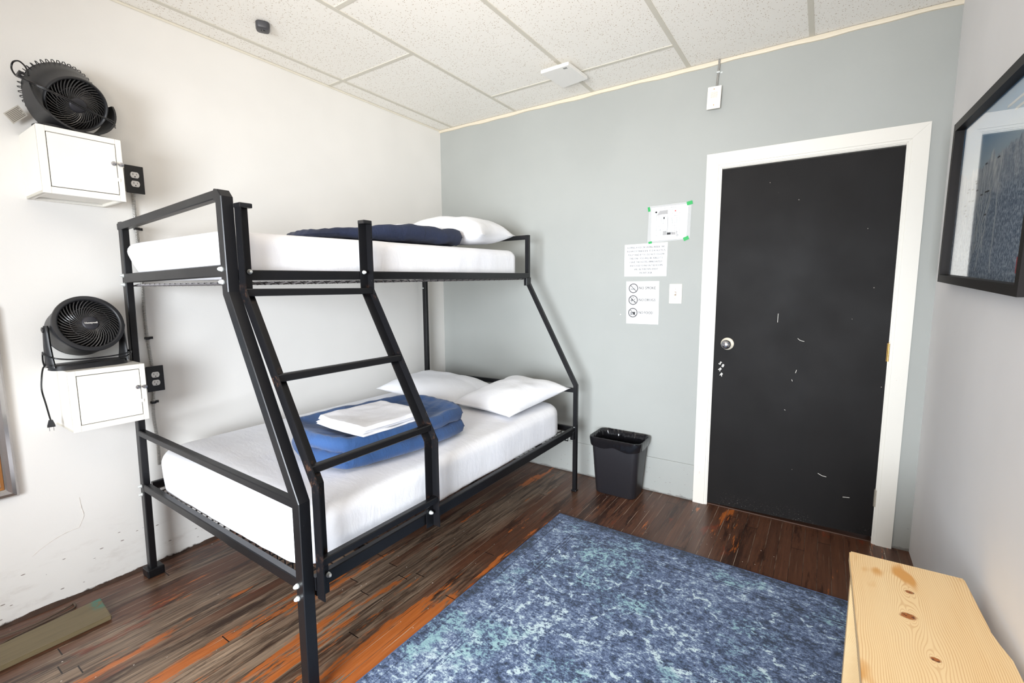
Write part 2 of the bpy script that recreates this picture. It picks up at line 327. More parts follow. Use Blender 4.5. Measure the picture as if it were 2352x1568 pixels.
mark_m = plain('white_paint_marks', srgb(236, 232, 224), 0.6)
glass_m = mat_glass()

# ------------------------------------------------------------------ geometry helpers
def smooth(me, ang=40):
    for p in me.polygons: p.use_smooth = True
    try: me.set_sharp_from_angle(angle=R(ang))
    except Exception: pass

def obj(name, bm, mat, parent=None, sm=None, local=False):
    """Link a bmesh as ONE object. World coordinates unless local; origin goes to the parent's place."""
    if parent is not None and not local:
        bm.transform(Matrix.Translation(-parent_world(parent)))
    me = bpy.data.meshes.new(name); bmesh.ops.recalc_face_normals(bm, faces=bm.faces) if bm.faces and not getattr(bm, 'keep', 0) else None
    bm.to_mesh(me); bm.free()
    if sm: smooth(me, sm)
    for mt in (mat if isinstance(mat, (list, tuple)) else [mat]): me.materials.append(mt)
    o = bpy.data.objects.new(name, me); C.objects.link(o)
    if parent is not None: o.parent = parent
    return o
def parent_world(p):
    v = Vector(p.location)
    while p.parent: p = p.parent; v = v + Vector(p.location)
    return v
def tag(o, label=None, cat=None, group=None, kind=None):
    if label: o['label'] = label
    if cat: o['category'] = cat
    if group: o['group'] = group
    if kind: o['kind'] = kind
    return o
def thing(name, label, cat, loc=(0, 0, 0), rz=0.0, group=None):
    o = bpy.data.objects.new(name, None); C.objects.link(o); o.empty_display_size = 0.05
    o.location = loc; o.rotation_euler = (0, 0, rz); return tag(o, label, cat, group)
def copy_tree(o, parent=None):
    c = o.copy(); C.objects.link(c); c.parent = parent
    for ch in list(o.children): copy_tree(ch, c)
    return c
def BM(): return bmesh.new()
def recenter(o, p):
    """Move a top-level mesh object's origin to p (its geometry stays put)."""
    o.data.transform(Matrix.Translation(-Vector(p))); o.location = Vector(o.location)+Vector(p); return o

def box(bm, x0, x1, y0, y1, z0, z1, bev=0.0, seg=2, mi=0, M=None):
    t = bmesh.new(); bmesh.ops.create_cube(t, size=1.0)
    t.transform(Matrix.Translation(((x0+x1)/2, (y0+y1)/2, (z0+z1)/2)) @ Matrix.Diagonal((abs(x1-x0), abs(y1-y0), abs(z1-z0), 1)))
    if bev > 0: bmesh.ops.bevel(t, geom=t.edges[:], offset=bev, segments=seg, affect='EDGES', profile=0.5)
    if M is not None: t.transform(M)
    merge(bm, t, mi)
def merge(bm, t, mi=0):
    vs = {v: bm.verts.new(v.co) for v in t.verts}
    for f in t.faces:
        try: nf = bm.faces.new([vs[v] for v in f.verts]); nf.material_index = mi or f.material_index; nf.smooth = f.smooth
        except ValueError: pass
    t.free()
def prism(bm, quad_a, quad_b, mi=0):
    """Loft two equal-length polygons into a closed solid."""
    a = [bm.verts.new(p) for p in quad_a]; b = [bm.verts.new(p) for p in quad_b]; n = len(a)
    for i in range(n): bm.faces.new((a[i], a[(i+1) % n], b[(i+1) % n], b[i])).material_index = mi
    bm.faces.new(a[::-1]).material_index = mi; bm.faces.new(b).material_index = mi
def sweep(bm, pts, w, d, n, bev=0.003, cap=True):
    """Rectangular tube along pts; n = unit vector of the depth side (width d along n, w in plane); mitred corners."""
    pts = [Vector(p) for p in pts]; n = Vector(n).normalized(); rings = []
    for i, p in enumerate(pts):
        dirs = []
        if i > 0: dirs.append((p-pts[i-1]).normalized())
        if i < len(pts)-1: dirs.append((pts[i+1]-p).normalized())
        perps = [dd.cross(n).normalized() for dd in dirs]
        q = sum(perps, Vector()).normalized(); k = 1.0/max(0.3, q.dot(perps[0]))
        a, b, e = w/2, d/2, bev
        sec = [(-a+e, -b), (a-e, -b), (a, -b+e), (a, b-e), (a-e, b), (-a+e, b), (-a, b-e), (-a, -b+e)] if e else [(-a, -b), (a, -b), (a, b), (-a, b)]
        rings.append([bm.verts.new(p+q*(u*k)+n*v) for u, v in sec])
    m_ = len(rings[0])
    for r1, r2_ in zip(rings, rings[1:]):
        for i in range(m_): bm.faces.new((r1[i], r1[(i+1) % m_], r2_[(i+1) % m_], r2_[i]))
    if cap: bm.faces.new(rings[0][::-1]); bm.faces.new(rings[-1])
def tube(bm, pts, r, seg=8, rfun=None, closed=False):
    pts = [Vector(p) for p in pts]; rings = []; N_ = len(pts); nrm = None
    for i, p in enumerate(pts):
        d = (pts[(i+1) % N_ if closed else min(i+1, N_-1)]-pts[(i-1) % N_ if closed else max(i-1, 0)]).normalized()
        if nrm is None: nrm = d.orthogonal().normalized()
        nrm = (nrm-d*nrm.dot(d)).normalized(); b = d.cross(nrm)
        rr = r if rfun is None else rfun(i)
        rings.append([bm.verts.new(p+(nrm*math.cos(2*math.pi*k/seg)+b*math.sin(2*math.pi*k/seg))*rr) for k in range(seg)])
    pairs = list(zip(rings, rings[1:])) + ([(rings[-1], rings[0])] if closed else [])
    for a, c in pairs:
        for k in range(seg): bm.faces.new((a[k], a[(k+1) % seg], c[(k+1) % seg], c[k]))
    if not closed: bm.faces.new(rings[0][::-1]); bm.faces.new(rings[-1])
def rod(bm, a, b, r, seg=4): tube(bm, [a, b], r, seg)
def lathe(bm, prof, seg, M):
    """prof: list of (axial, radius) about local Z; M maps to place."""
    rings = []
    for z, r in prof:
        rings.append([bm.verts.new(M @ Vector((r*math.cos(2*math.pi*k/seg), r*math.sin(2*math.pi*k/seg), z))) for k in range(seg)] if r > 1e-6 else [bm.verts.new(M @ Vector((0, 0, z)))])
    for a, b in zip(rings, rings[1:]):
        for k in range(seg):
            if len(a) == 1 and len(b) == 1: continue
            if len(a) == 1: bm.faces.new((a[0], b[k], b[(k+1) % seg]))
            elif len(b) == 1: bm.faces.new((a[k], b[0], a[(k+1) % seg]))
            else: bm.faces.new((a[k], a[(k+1) % seg], b[(k+1) % seg], b[k]))
def frame_m(o, X, Y, Z):
    m_ = Matrix.Identity(4)
    for i in range(3): m_[i][0], m_[i][1], m_[i][2], m_[i][3] = X[i], Y[i], Z[i], o[i]
    return m_
def onback(x, z, y=0.0): return frame_m((x, y, z), (1, 0, 0), (0, 0, 1), (0, -1, 0))    # facing -y
def onleft(y, z, x=0.0): return frame_m((x, y, z), (0, 1, 0), (0, 0, 1), (1, 0, 0))     # facing +x
def onright(y, z, x=W): return frame_m((x, y, z), (0, -1, 0), (0, 0, 1), (-1, 0, 0))    # facing -x
def curve_smooth(pts, n=8):
    """Catmull-Rom through pts."""
    P = [Vector(p) for p in pts]; P = [P[0]*2-P[1]]+P+[P[-1]*2-P[-2]]; out = []
    for i in range(1, len(P)-2):
        for k in range(n):
            t = k/n; a, b, c, d = P[i-1], P[i], P[i+1], P[i+2]
            out.append(0.5*((2*b)+(c-a)*t+(2*a-5*b+4*c-d)*t*t+(3*b-a-3*c+d)*t**3))
    out.append(P[-2]); return out
def text_bm(body, M, size=None, width=None, extrude=0.0002, align='CENTER', bold=0.0):
    cu = bpy.data.curves.new('t', 'FONT'); cu.body = body; cu.size = 1.0; cu.align_x = align; cu.extrude = 0.0; cu.resolution_u = 2; cu.offset = bold
    o = bpy.data.objects.new('t', cu); C.objects.link(o); bpy.context.view_layer.update()
    me = bpy.data.meshes.new_from_object(o.evaluated_get(bpy.context.evaluated_depsgraph_get()))
    bpy.data.objects.remove(o, do_unlink=True); bpy.data.curves.remove(cu)
    bm = bmesh.new(); bm.from_mesh(me); bpy.data.meshes.remove(me)
    xs = [v.co.x for v in bm.verts]; ys = [v.co.y for v in bm.verts]
    s = size if size else width/(max(xs)-min(xs)); sx = (width/(max(xs)-min(xs))) if width else s
    bm.transform(M @ Matrix.Diagonal((sx, s, 1, 1))); return bm
def add_text(bm, *a, **k):
    dbl = k.pop('dbl', 0.0); t = text_bm(*a, **k); M_ = a[1]
    if dbl:
        for sx_ in (-dbl, dbl):
            c_ = t.copy(); c_.transform(M_ @ Matrix.Translation((sx_, 0, 0.00003*(1 if sx_ > 0 else -1))) @ M_.inverted()); merge(bm, c_)
    merge(bm, t, 0)

# ------------------------------------------------------------------ the room
DX0, DX1, DZ = 2.168, 2.996, 2.034            # door opening
bm = BM(); box(bm, -0.1, W+0.1, -DEPTH-0.1, 0.35, -0.08, 0.0); tag(obj('floor', bm, mat_floor()), kind='structure')
bm = BM(); box(bm, -0.1, W+0.1, -DEPTH-0.1, 0.1, H, H+0.06); ceil = tag(obj('ceiling', bm, mat_ceiling()), kind='structure')
bm = BM()
G0 = 0.138; PT = 0.6096
mains = [G0+PT*k for k in range(5)]
for x in mains: box(bm, x-0.012, x+0.012, -DEPTH, 0.0, H-0.004, H+0.002, 0.001, 1)
cols = [0.0]+mains+[W]
offs = [-1.04, -1.04, -0.315, -0.315, -0.93, -0.93]
for i, (a, b) in enumerate(zip(cols, cols[1:])):
    y = offs[i]
    while y > -DEPTH: box(bm, a+0.012, b-0.012, y-0.012, y+0.012, H-0.003, H+0.002, 0.001, 1); y -= 1.2192 if i != 1 else 1.2192
obj('ceiling_grid', bm, tbar_m, ceil)
bm = BM(); box(bm, -0.1, 0.0, -DEPTH-0.1, 0.1, 0.0, H); tag(obj('wall_left', bm, white_wall), kind='structure')
bm = BM(); box(bm, W, W+0.1, -DEPTH-0.1, 0.1, 0.0, H); tag(obj('wall_right', bm, right_wall), kind='structure')
bm = BM(); box(bm, -0.0, DX0-0.02, 0.0, 0.1, 0.0, H); box(bm, DX1+0.02, W, 0.0, 0.1, 0.0, H); box(bm, DX0-0.02, DX1+0.02, 0.0, 0.1, DZ+0.02, H)
tag(obj('wall_back', bm, grey_wall), kind='structure')
WX0, WX1, WZ0, WZ1 = 1.55, 3.05, 0.34, 1.94
bm = BM(); y0, y1 = -DEPTH-0.12, -DEPTH
box(bm, 0.0, WX0, y0, y1, 0, H); box(bm, WX1, W, y0, y1, 0, H); box(bm, WX0, WX1, y0, y1, 0, WZ0); box(bm, WX0, WX1, y0, y1, WZ1, H)
tag(obj('wall_front', bm, white_wall), kind='structure')
bm = BM()
for a, b, c, d in ((WX0, WX0+0.06, WZ0, WZ1), (WX1-0.06, WX1, WZ0, WZ1), (WX0+0.06, WX1-0.06, WZ0, WZ0+0.06), (WX0+0.06, WX1-0.06, WZ1-0.06, WZ1)):
    box(bm, a, b, y0+0.02, y0+0.07, c, d, 0.003)
box(bm, WX0+0.06, WX1-0.06, y0+0.02, y0+0.07, (WZ0+WZ1)/2-0.025, (WZ0+WZ1)/2+0.025, 0.003)
win = tag(obj('window_1', bm, whitep), kind='structure')
bm = BM(); box(bm, WX0+0.05, WX1-0.05, y0+0.04, y0+0.046, WZ0+0.05, WZ1-0.05); obj('pane', bm, glass_m, win)
bm = BM(); box(bm, DX0-0.05, DX1+0.05, 0.30, 0.34, 0.0, DZ); tag(obj('wall_hall', bm, dark_m), kind='structure')
# painted baseboard of the back wall and the thin cream strip under the ceiling
bm = BM(); box(bm, 0.01, 2.088, -0.009, 0.0, 0.0, 0.235, 0.003, 2)
tag(obj('baseboard_back', bm, grey_wall), kind='structure')
bm = BM(); n_ = 60; prev = None
for i in range(n_+1):
    x = W*i/n_; jz = 0.0025*math.sin(x*9)+0.002*math.sin(x*23+1)
    ring = [bm.verts.new(p) for p in ((x, 0.0, H-0.024+jz), (x, -0.008, H-0.023+jz), (x, -0.011, H-0.014), (x, -0.010, H-0.003), (x, 0.0, H-0.002))]
    if prev: [bm.faces.new((prev[k], prev[k+1], ring[k+1], ring[k])) for k in range(4)]
    prev = ring
tag(obj('trim_1', bm, plain('cream_caulk_strip', srgb(222, 211, 190), 0.5), sm=50), kind='structure')
bm = BM(); box(bm, 0.0, 0.007, -DEPTH, 0.0, H-0.012, H-0.001, 0.002)
tag(obj('trim_2', bm, plain('cream_wall_bead', srgb(230, 224, 208), 0.5)), kind='structure')
# added dark strip for the dark gap below the left wall's ragged plaster
bm = BM(); prev = None; N_ = 220
for i in range(N_+1):
    y = -DEPTH+DEPTH*i/N_; hz = 0.010+0.012*noise.noise((y*6, 0, 0))+0.008*noise.noise((y*31, 2, 0)); hx = 0.020+0.010*noise.noise((y*5, 7, 0))
    ring = [bm.verts.new(p) for p in ((0.0005, y, max(0.004, hz)), (hx*0.5, y, max(0.003, hz*0.8)), (hx, y, 0.0005))]
    if prev: [bm.faces.new((prev[k], prev[k+1], ring[k+1], ring[k])) for k in range(2)]
    prev = ring
tag(obj('gap_strip_left', bm, plain('dark_gap_brown', srgb(62, 42, 30), 0.8, 0, 0.5, 40)), kind='structure')
# crack in the plaster of the left wall
bm = BM()
for pts in ([(-2.433, .445), (-2.430, .40), (-2.425, .36), (-2.436, .33), (-2.445, .31)], [(-2.445, .31), (-2.49, .305), (-2.53, .292), (-2.57, .272), (-2.60, .25)]):
    P = curve_smooth([(0.0006, y, z) for y, z in pts], 5)
    tube(bm, P, 0.0018, 5, rfun=lambda i: 0.0013*(0.4+abs(noise.noise((i*0.7, 1, 2)))))
tag(obj('trim_6', bm, plain('cracked_plaster', srgb(216, 206, 196), 0.9, 0, 0.1, 80)), kind='structure')

# door casing with mitred corners, a bead along the opening, the jamb
cas = mat_casing()
bm = BM()
ox0, ox1, oz = 2.0901, 3.0805, 2.1275
prof = ((0.0, -0.018, 0.066), (0.066, -0.013, 0.012), (0.078, -0.008, 0.006))
for off, yy, wd_ in prof:
    a0, a1, az = ox0+off, ox1-off, oz-off; b0, b1, bz = a0+wd_, a1-wd_, az-wd_; g_ = 0.0004
    def slab(poly):
        prism(bm, [(p[0], 0.0, p[1]) for p in poly], [(p[0], yy, p[1]) for p in poly])
    slab([(a0, 0), (b0, 0), (b0, bz), (a0, az)]); slab([(b1, 0), (a1, 0), (a1, az), (b1, bz)]); slab([(a0+g_, az), (b0+g_, bz), (b1-g_, bz), (a1-g_, az)])
trim3 = tag(obj('trim_3', bm, cas), kind='structure')
bm = BM()
for a, b, c, d in ((DX0-0.02, DX0-0.004, 0, DZ+0.02), (DX1+0.004, DX1+0.02, 0, DZ+0.02), (DX0-0.004, DX1+0.004, DZ+0.006, DZ+0.02)):
    box(bm, a, b, 0.0, 0.1, c, d)
tag(obj('trim_4', bm, cas), kind='structure')
bm = BM(); box(bm, DX0-0.004, DX1+0.004, 0.0, 0.12, 0.0, 0.008, 0.003); tag(obj('trim_5', bm, plain('worn_threshold', srgb(70, 44, 30), 0.6, 0, 0.3, 30)), kind='structure')
bm = BM()
prism(bm, [(DX0, 0.002, 0.012), (DX1, 0.002, 0.034), (DX1, 0.002, DZ), (DX0, 0.002, DZ)], [(DX0, 0.040, 0.012), (DX1, 0.040, 0.034), (DX1, 0.040, DZ), (DX0, 0.040, DZ)])
door = tag(obj('door_1', bm, mat_door()), kind='structure')
bm = BM(); Mk = onback(2.246, 1.023, 0.002)
lathe(bm, [(0, 0.036), (0.004, 0.036), (0.007, 0.031), (0.009, 0.016), (0.009, 0)], 40, Mk); kr = tag(obj('knob_plate', bm, plain('painted_rose', srgb(222, 214, 196), 0.45, 0.3, 0.15, 60), door, 40), 'round knob plate with chipped paint')
bm = BM(); lathe(bm, [(0.008, 0.0), (0.008, 0.012), (0.030, 0.011), (0.036, 0.018), (0.046, 0.0255), (0.056, 0.0265), (0.064, 0.022), (0.069, 0.012), (0.070, 0.0)], 40, Mk); tag(obj('door_knob', bm, chrome, door, 50), 'polished metal knob')
for z, mt in ((1.025, brass), (0.25, plain('dull_steel_hinge', srgb(190, 182, 166), 0.4, 0.6, 0.15))):
    bm = BM(); x = DX1+0.002
    for k in range(5): lathe(bm, [(0, 0), (0, .0055), (0.0175, .0055), (0.0175, 0)], 14, Matrix.Translation((x, -0.004, z-0.045+k*0.0185)))
    lathe(bm, [(0, 0), (0.001, .004), (0.006, .0045), (0.009, 0)], 12, Matrix.Translation((x, -0.004, z+0.0475)))
    box(bm, x-0.006, x, -0.0012, 0.002, z-0.045, z+0.047); obj('door_hinge', bm, mt, door, 40)
bm = BM()
for ch, x, z, rot in (('5', 2.207, 0.895, 35), ('8', 2.224, 0.880, 20), ('R', 2.206, 0.858, 45), ('R', 2.217, 0.826, 30)):
    add_text(bm, ch, onback(x, z, 0.0012) @ Matrix.Rotation(R(-rot), 4, 'Z'), size=0.026, bold=0.03)
obj('scrawled_marks', bm, mark_m, door)
bm = BM()
for pts in ([(2.602, 1.075), (2.612, 1.066), (2.622, 1.062), (2.634, 1.060)], [(2.586, 0.842), (2.590, 0.832)], [(2.602, 0.880), (2.607, 0.898)], [(2.56, 0.665), (2.565, 0.662)], [(2.50, 1.16), (2.501, 1.21)], [(2.74, 0.328), (2.76, 0.318), (2.78, 0.316)], [(2.86, .22), (2.89, .224)]):
    tube(bm, [(x, 0.0014, z) for x, z in pts], 0.0013, 5)
obj('scratch', bm, mark_m, door)

# ------------------------------------------------------------------ bunk bed
bed = thing('bunk_bed', 'black steel bunk bed, single over double, with a slanted ladder', 'bunk bed', (0.70, -1.25, 0.0))
def part(name, bm, m_=steel, sm=None, label=None): return tag(obj(name, bm, m_, bed, sm), label)
Y = (0, 1, 0)
nP = [(0.990, -2.21, 1.677), (1.008, -2.21, 1.674), (1.019, -2.21, 1.662), (1.022, -2.21, 1.350), (1.362, -2.21, 0.690), (1.357, -2.21, 0.0)]
bm = BM(); sweep(bm, nP, 0.040, 0.040, Y, 0.0025); part('post', bm)
bm = BM(); sweep(bm, [(0.095, -2.205, 1.66), (0.095, -2.225, 0.0)], 0.040, 0.028, (0.0, 1, 0), 0.003); part('post', bm)
fP = [(1.020, -0.285, 1.712), (1.020, -0.285, 1.400), (1.391, -0.285, 0.722), (1.391, -0.285, 0.0)]
bm = BM(); sweep(bm, fP, 0.028, 0.026, Y, 0.003); part('post', bm)
bm = BM(); sweep(bm, [(0.060, -0.285, 1.70), (0.060, -0.285, 0.0)], 0.036, 0.030, Y, 0.003); part('post', bm)
def bar(name, a, b, w, d, n, m_=steel, bev=0.003):
    bm = BM(); sweep(bm, [a, b], w, d, n, bev); return part(name, bm, m_)
Z = (0, 0, 1)
# near end: head bar, side bars (n = y: w vertical)
bar('top_bar', (0.078, -2.208, 1.640), (0.992, -2.212, 1.679), 0.030, 0.030, Y)
bar('end_rail', (0.112, -2.212, 1.413), (1.001, -2.212, 1.427), 0.040, 0.026, Y)
bar('end_bar', (0.112, -2.218, 0.704), (1.345, -2.212, 0.682), 0.028, 0.028, Y)
bar('end_rail', (0.112, -2.220, 0.440), (1.342, -2.212, 0.412), 0.036, 0.026, Y)
# far end
bar('top_bar', (0.060, -0.285, 1.698), (1.02, -0.285, 1.698), 0.028, 0.024, Y)
bar('end_rail', (0.075, -0.285, 1.442), (1.008, -0.285, 1.442), 0.036, 0.022, Y)
bar('end_bar', (0.075, -0.285, 0.678), (1.380, -0.285, 0.690), 0.030, 0.022, Y)
bar('end_rail', (0.075, -0.285, 0.424), (1.378, -0.285, 0.424), 0.036, 0.022, Y)
# side rails (n = x: w vertical)
X = (1, 0, 0)
bar('side_rail', (1.028, -2.19, 1.411), (1.028, -0.30, 1.440), 0.036, 0.026, X)
bar('side_rail', (0.080, -2.19, 1.416), (0.070, -0.30, 1.444), 0.028, 0.022, X)
bar('side_rail', (1.375, -2.19, 0.408), (1.382, -0.30, 0.420), 0.046, 0.026, X)
bar('side_rail', (0.080, -2.19, 0.430), (0.070, -0.30, 0.424), 0.036, 0.022, X)
# corner brackets
for x, y, z in ((1.028, -0.32, 1.41), (1.385, -0.32, 0.40), (1.36, -2.17, 0.39)):
    bm = BM(); box(bm, x-0.010, x+0.013, y-0.010, y+0.045 if y > -1 else y+0.01, z-0.035, z+0.02, 0.002); part('bracket', bm)
bm = BM(); box(bm, 0.062, 0.128, -2.255, -2.185, 0.0, 0.042, 0.006); part('foot_block', bm)
bm = BM(); box(bm, 1.372, 1.408, -0.302, -0.268, 0.0, 0.012, 0.003); part('foot_cap', bm)
bm = BM(); box(bm, 1.334, 1.380, -2.233, -2.187, 0.0, 0.014, 0.003); part('foot_cap', bm)
# mesh decks
def deck(x0, x1, y0, y1, za, zb, zig):
    bm = BM(); zz = lambda y: za+(zb-za)*(y-y0)/(y1-y0)
    nx = int((x1-x0)/0.05); ny = int((y1-y0)/0.05)
    for i in range(nx+1):
        x = x0+(x1-x0)*i/nx
        if zig: tube(bm, [(x+(0.008 if k % 2 else -0.008), y0+(y1-y0)*k/(ny*2), zz(y0+(y1-y0)*k/(ny*2))+(0.004 if k % 2 else -0.004)) for k in range(ny*2+1)], 0.0036, 4)
        else: rod(bm, (x, y0, za), (x, y1, zb), 0.0032)
    for k in range(ny+1):
        y = y0+(y1-y0)*k/ny; rod(bm, (x0, y, zz(y)-0.004), (x1, y, zz(y)-0.004), 0.0022)
    return bm
part('mesh_deck', deck(0.085, 1.020, -2.19, -0.31, 1.382, 1.420, True), plain('grey_deck_wire', srgb(92, 88, 88), 0.4, 0.6))
part('mesh_deck', deck(0.088, 1.365, -2.19, -0.31, 0.412, 0.416, False), plain('dark_deck_wire', srgb(70, 66, 62), 0.4, 0.5))
# truss of the lower deck along both ends and the long side
for y in (-2.165, -0.33):
    bm = BM()
    rod(bm, (0.09, y, 0.355), (1.36, y, 0.355), 0.004)
    for i in range(27): x = 0.09+1.27*i/26; rod(bm, (x, y, 0.355), (x, y, 0.412), 0.0022)
    part('deck_truss', bm)
for y in (-1.95, -1.25, -0.60):
    bm = BM(); box(bm, 0.085, 1.36, y-0.014, y+0.014, 0.378, 0.400, 0.002); part('cross_bar', bm)
bm = BM(); prism(bm, [(x, -2.186, z) for x, z in ((0.40, 0.396), (0.80, 0.352), (1.345, 0.345), (1.345, 0.396))], [(x, -2.180, z) for x, z in ((0.40, 0.396), (0.80, 0.352), (1.345, 0.345), (1.345, 0.396))]); part('angle_brace', bm)
# bolts
def bolt(M):
    bm = BM(); lathe(bm, [(0, 0.0085), (0.004, 0.0085), (0.005, 0.0075), (0.011, 0.0065), (0.015, 0.0035), (0.016, 0)], 16, M); part('bolt', bm, bolt_m, 40)
for x, z, y in ((1.350, 0.413, -2.23), (1.350, 0.370, -2.23), (1.014, 1.431, -2.23), (1.014, 1.388, -2.23), (0.100, 1.425, -2.2215), (0.100, 1.385, -2.222), (0.098, 0.448, -2.235), (0.098, 0.408, -2.235)): bolt(onback(x, z, y))
for y, z, x in ((-1.676, 1.432, 1.050), (-2.160, 1.423, 1.050), (-1.672, 0.440, 1.402), (-2.155, 0.430, 1.402)): bolt(frame_m((x, y, z), (0, 1, 0), (0, 0, 1), (1, 0, 0)))
for x, z in ((1.015, 1.420), (1.388, 0.440), (1.388, 0.395), (0.055, 1.36)): 
    bm = BM(); lathe(bm, [(0, 0.006), (0.004, 0.005), (0.005, 0)], 12, onback(x, z, -0.298 if x > 0.1 else -0.300)); part('bolt', bm, bolt_m, 40)
# ladder: two rails of angle iron, open towards each other, square rungs
def angle_rail(yA0, yA1, yB, zbot):
    bm = BM(); prof_ = [(1.0445, 1.640), (1.0445, 1.355), (1.397, 0.745), (1.397, zbot)]
    sweep(bm, [(x, (yA0+yA1)/2, z) for x, z in prof_], 0.004, abs(yA1-yA0), Y, 0.0)
    sweep(bm, [(x+0.0175, yB, z) for x, z in prof_], 0.037, 0.004, Y, 0.0)
    return bm
part('ladder_rail', angle_rail(-2.190, -2.150, -2.190, 0.365), lsteel)
part('ladder_rail', angle_rail(-1.690, -1.650, -1.650, 0.375), lsteel)
for y in (-2.172, -1.670):
    bm = BM(); box(bm, 1.041, 1.0825, y-0.0215, y+0.0215, 1.634, 1.650, 0.003); part('rail_cap', bm, fan_gloss)
for x, z in ((1.064, 1.352), (1.227, 1.072), (1.386, 0.795), (1.415, 0.494)):
    bm = BM(); sweep(bm, [(x, -2.187, z), (x, -1.653, z)], 0.026, 0.026, X, 0.003)
    part('ladder_rung', bm, steel)

# ------------------------------------------------------------------ bedding
def fbm(p, s, seed=0.0):
    return noise.noise((p[0]*s+seed, p[1]*s+seed*1.7, p[2]*s))+0.5*noise.noise((p[0]*s*2.1+seed, p[1]*s*2.1, p[2]*s*2.1+seed))
def mattress(name, label, x0, x1, y0, y1, z0, z1, z0b, z1b, rc, re, tuck, seed, rb=0.022):
    """Fitted-sheet mattress: rounded plan corners, rounded edges, lower side drawn in at the ends."""
    bm = BM(); hx, hy = (x1-x0)/2, (y1-y0)/2; cx, cy = (x0+x1)/2, (y0+y1)/2
    def outline(inset, n=14):
        pts = []; r = max(0.01, rc-inset*0.6)
        for (sx, sy, a0) in ((1, 1, 0), (-1, 1, 90), (-1, -1, 180), (1, -1, 270)):
            ccx, ccy = sx*(hx-inset-r), sy*(hy-inset-r)
            for k in range(n+1): a = R(a0+90*k/n); pts.append((ccx+r*math.cos(a), ccy+r*math.sin(a)))
        out = []                        # even out the straight sides
        for i, p in enumerate(pts):
            q = pts[(i+1) % len(pts)]; out.append(p); L = math.dist(p, q)
            m_ = int(L/0.045)
            for k in range(1, m_): out.append((p[0]+(q[0]-p[0])*k/m_, p[1]+(q[1]-p[1])*k/m_))
        return out
    base = outline(0); N2 = len(base)
    prof_ = []; 
    for k in range(7): a = R(90*k/6); prof_.append((re*(1-math.sin(a))*1.0, re*(1-math.cos(a))))       # bottom: (inset, height from bottom)
    prof_ = [(re*(1-math.sin(R(15*k))), re*(1-math.cos(R(15*k)))) for k in range(7)]
    profb = [(rb*(1-math.sin(R(15*k))), rb*(1-math.cos(R(15*k)))) for k in range(7)]
    Hh = 1.0; rings = []
    lv = [(i_, z_, 0) for i_, z_ in profb]+[(0.0, None, t) for t in (0.25, 0.5, 0.75)]+[(i_, z_, 1) for i_, z_ in prof_[::-1]]
    for (ins, zz, t) in lv:
        ring = []
        for (px_, py_) in base:
            L = math.hypot(px_/hx, py_/hy); f = (py_+hy)/(2*hy); zb = z0+(z0b-z0)*f; zt = z1+(z1b-z1)*f
            z = zb+zz if t == 0 and zz is not None else (zt-zz if zz is not None else zb+rb+(zt-zb-re-rb)*t)
            hfrac = (z-zb)/(zt-zb); draw = tuck*(1-hfrac)**1.6*(max(0, -py_/hy-0.90)/0.10)
            k_ = ins+draw
            # inset along direction to the centre in a box-like manner
            nx_ = px_-math.copysign(min(abs(px_), k_), px_)*(abs(px_)/hx)**6 if True else px_
            ny_ = py_-math.copysign(min(abs(py_), k_), py_)*(abs(py_)/hy)**8
            w_ = 0.0045*fbm((px_*1.0, py_*1.0, z*0.6), 6, seed)+0.0030*noise.noise((px_*22+seed, py_*22, z*5))*(1-hfrac*0.6)
            n_ = Vector((px_/hx**2, py_/hy**2, 0)).normalized()
            ring.append(bm.verts.new((cx+nx_+n_.x*w_, cy+ny_+n_.y*w_, z)))
        rings.append(ring)
    for a, b in zip(rings, rings[1:]):
        for i in range(N2): bm.faces.new((a[i], a[(i+1) % N2], b[(i+1) % N2], b[i]))
    # top surface: concentric shrink
    top = rings[-1]; f0 = lambda yv: z1+(z1b-z1)*((yv-y0)/(y1-y0)); prev = top
    for s_ in (0.97, 0.92, 0.84, 0.72, 0.55, 0.35, 0.15):
        ring = []
        for v in top:
            x, y = cx+(v.co.x-cx)*s_, cy+(v.co.y-cy)*(1-(1-s_)*(0.5 if s_ > 0.5 else 0.75))
            y = cy+(v.co.y-cy)*s_
            ring.append(bm.verts.new((x, y, f0(y)+0.006*(1-s_)*2*0.5+0.004*fbm((x, y, 0), 5, seed))))
        for i in range(N2): bm.faces.new((prev[i], prev[(i+1) % N2], ring[(i+1) % N2], ring[i]))
        prev = ring
    bm.faces.new(prev); bm.faces.new(rings[0][::-1])
    o = obj(name, bm, sheet_m, sm=60); tag(o, label, 'mattress'); return recenter(o, (cx, cy, z0))
mattress('mattress', 'thick white-sheeted double mattress on the lower bunk', 0.122, 1.360, -2.203, -0.365, 0.424, 0.622, 0.430, 0.615, 0.16, 0.050, 0.010, 1.3)
mattress('mattress', 'white-sheeted single mattress on the top bunk', 0.120, 0.996, -2.236, -0.345, 1.400, 1.566, 1.436, 1.607, 0.075, 0.052, 0.065, 4.1)

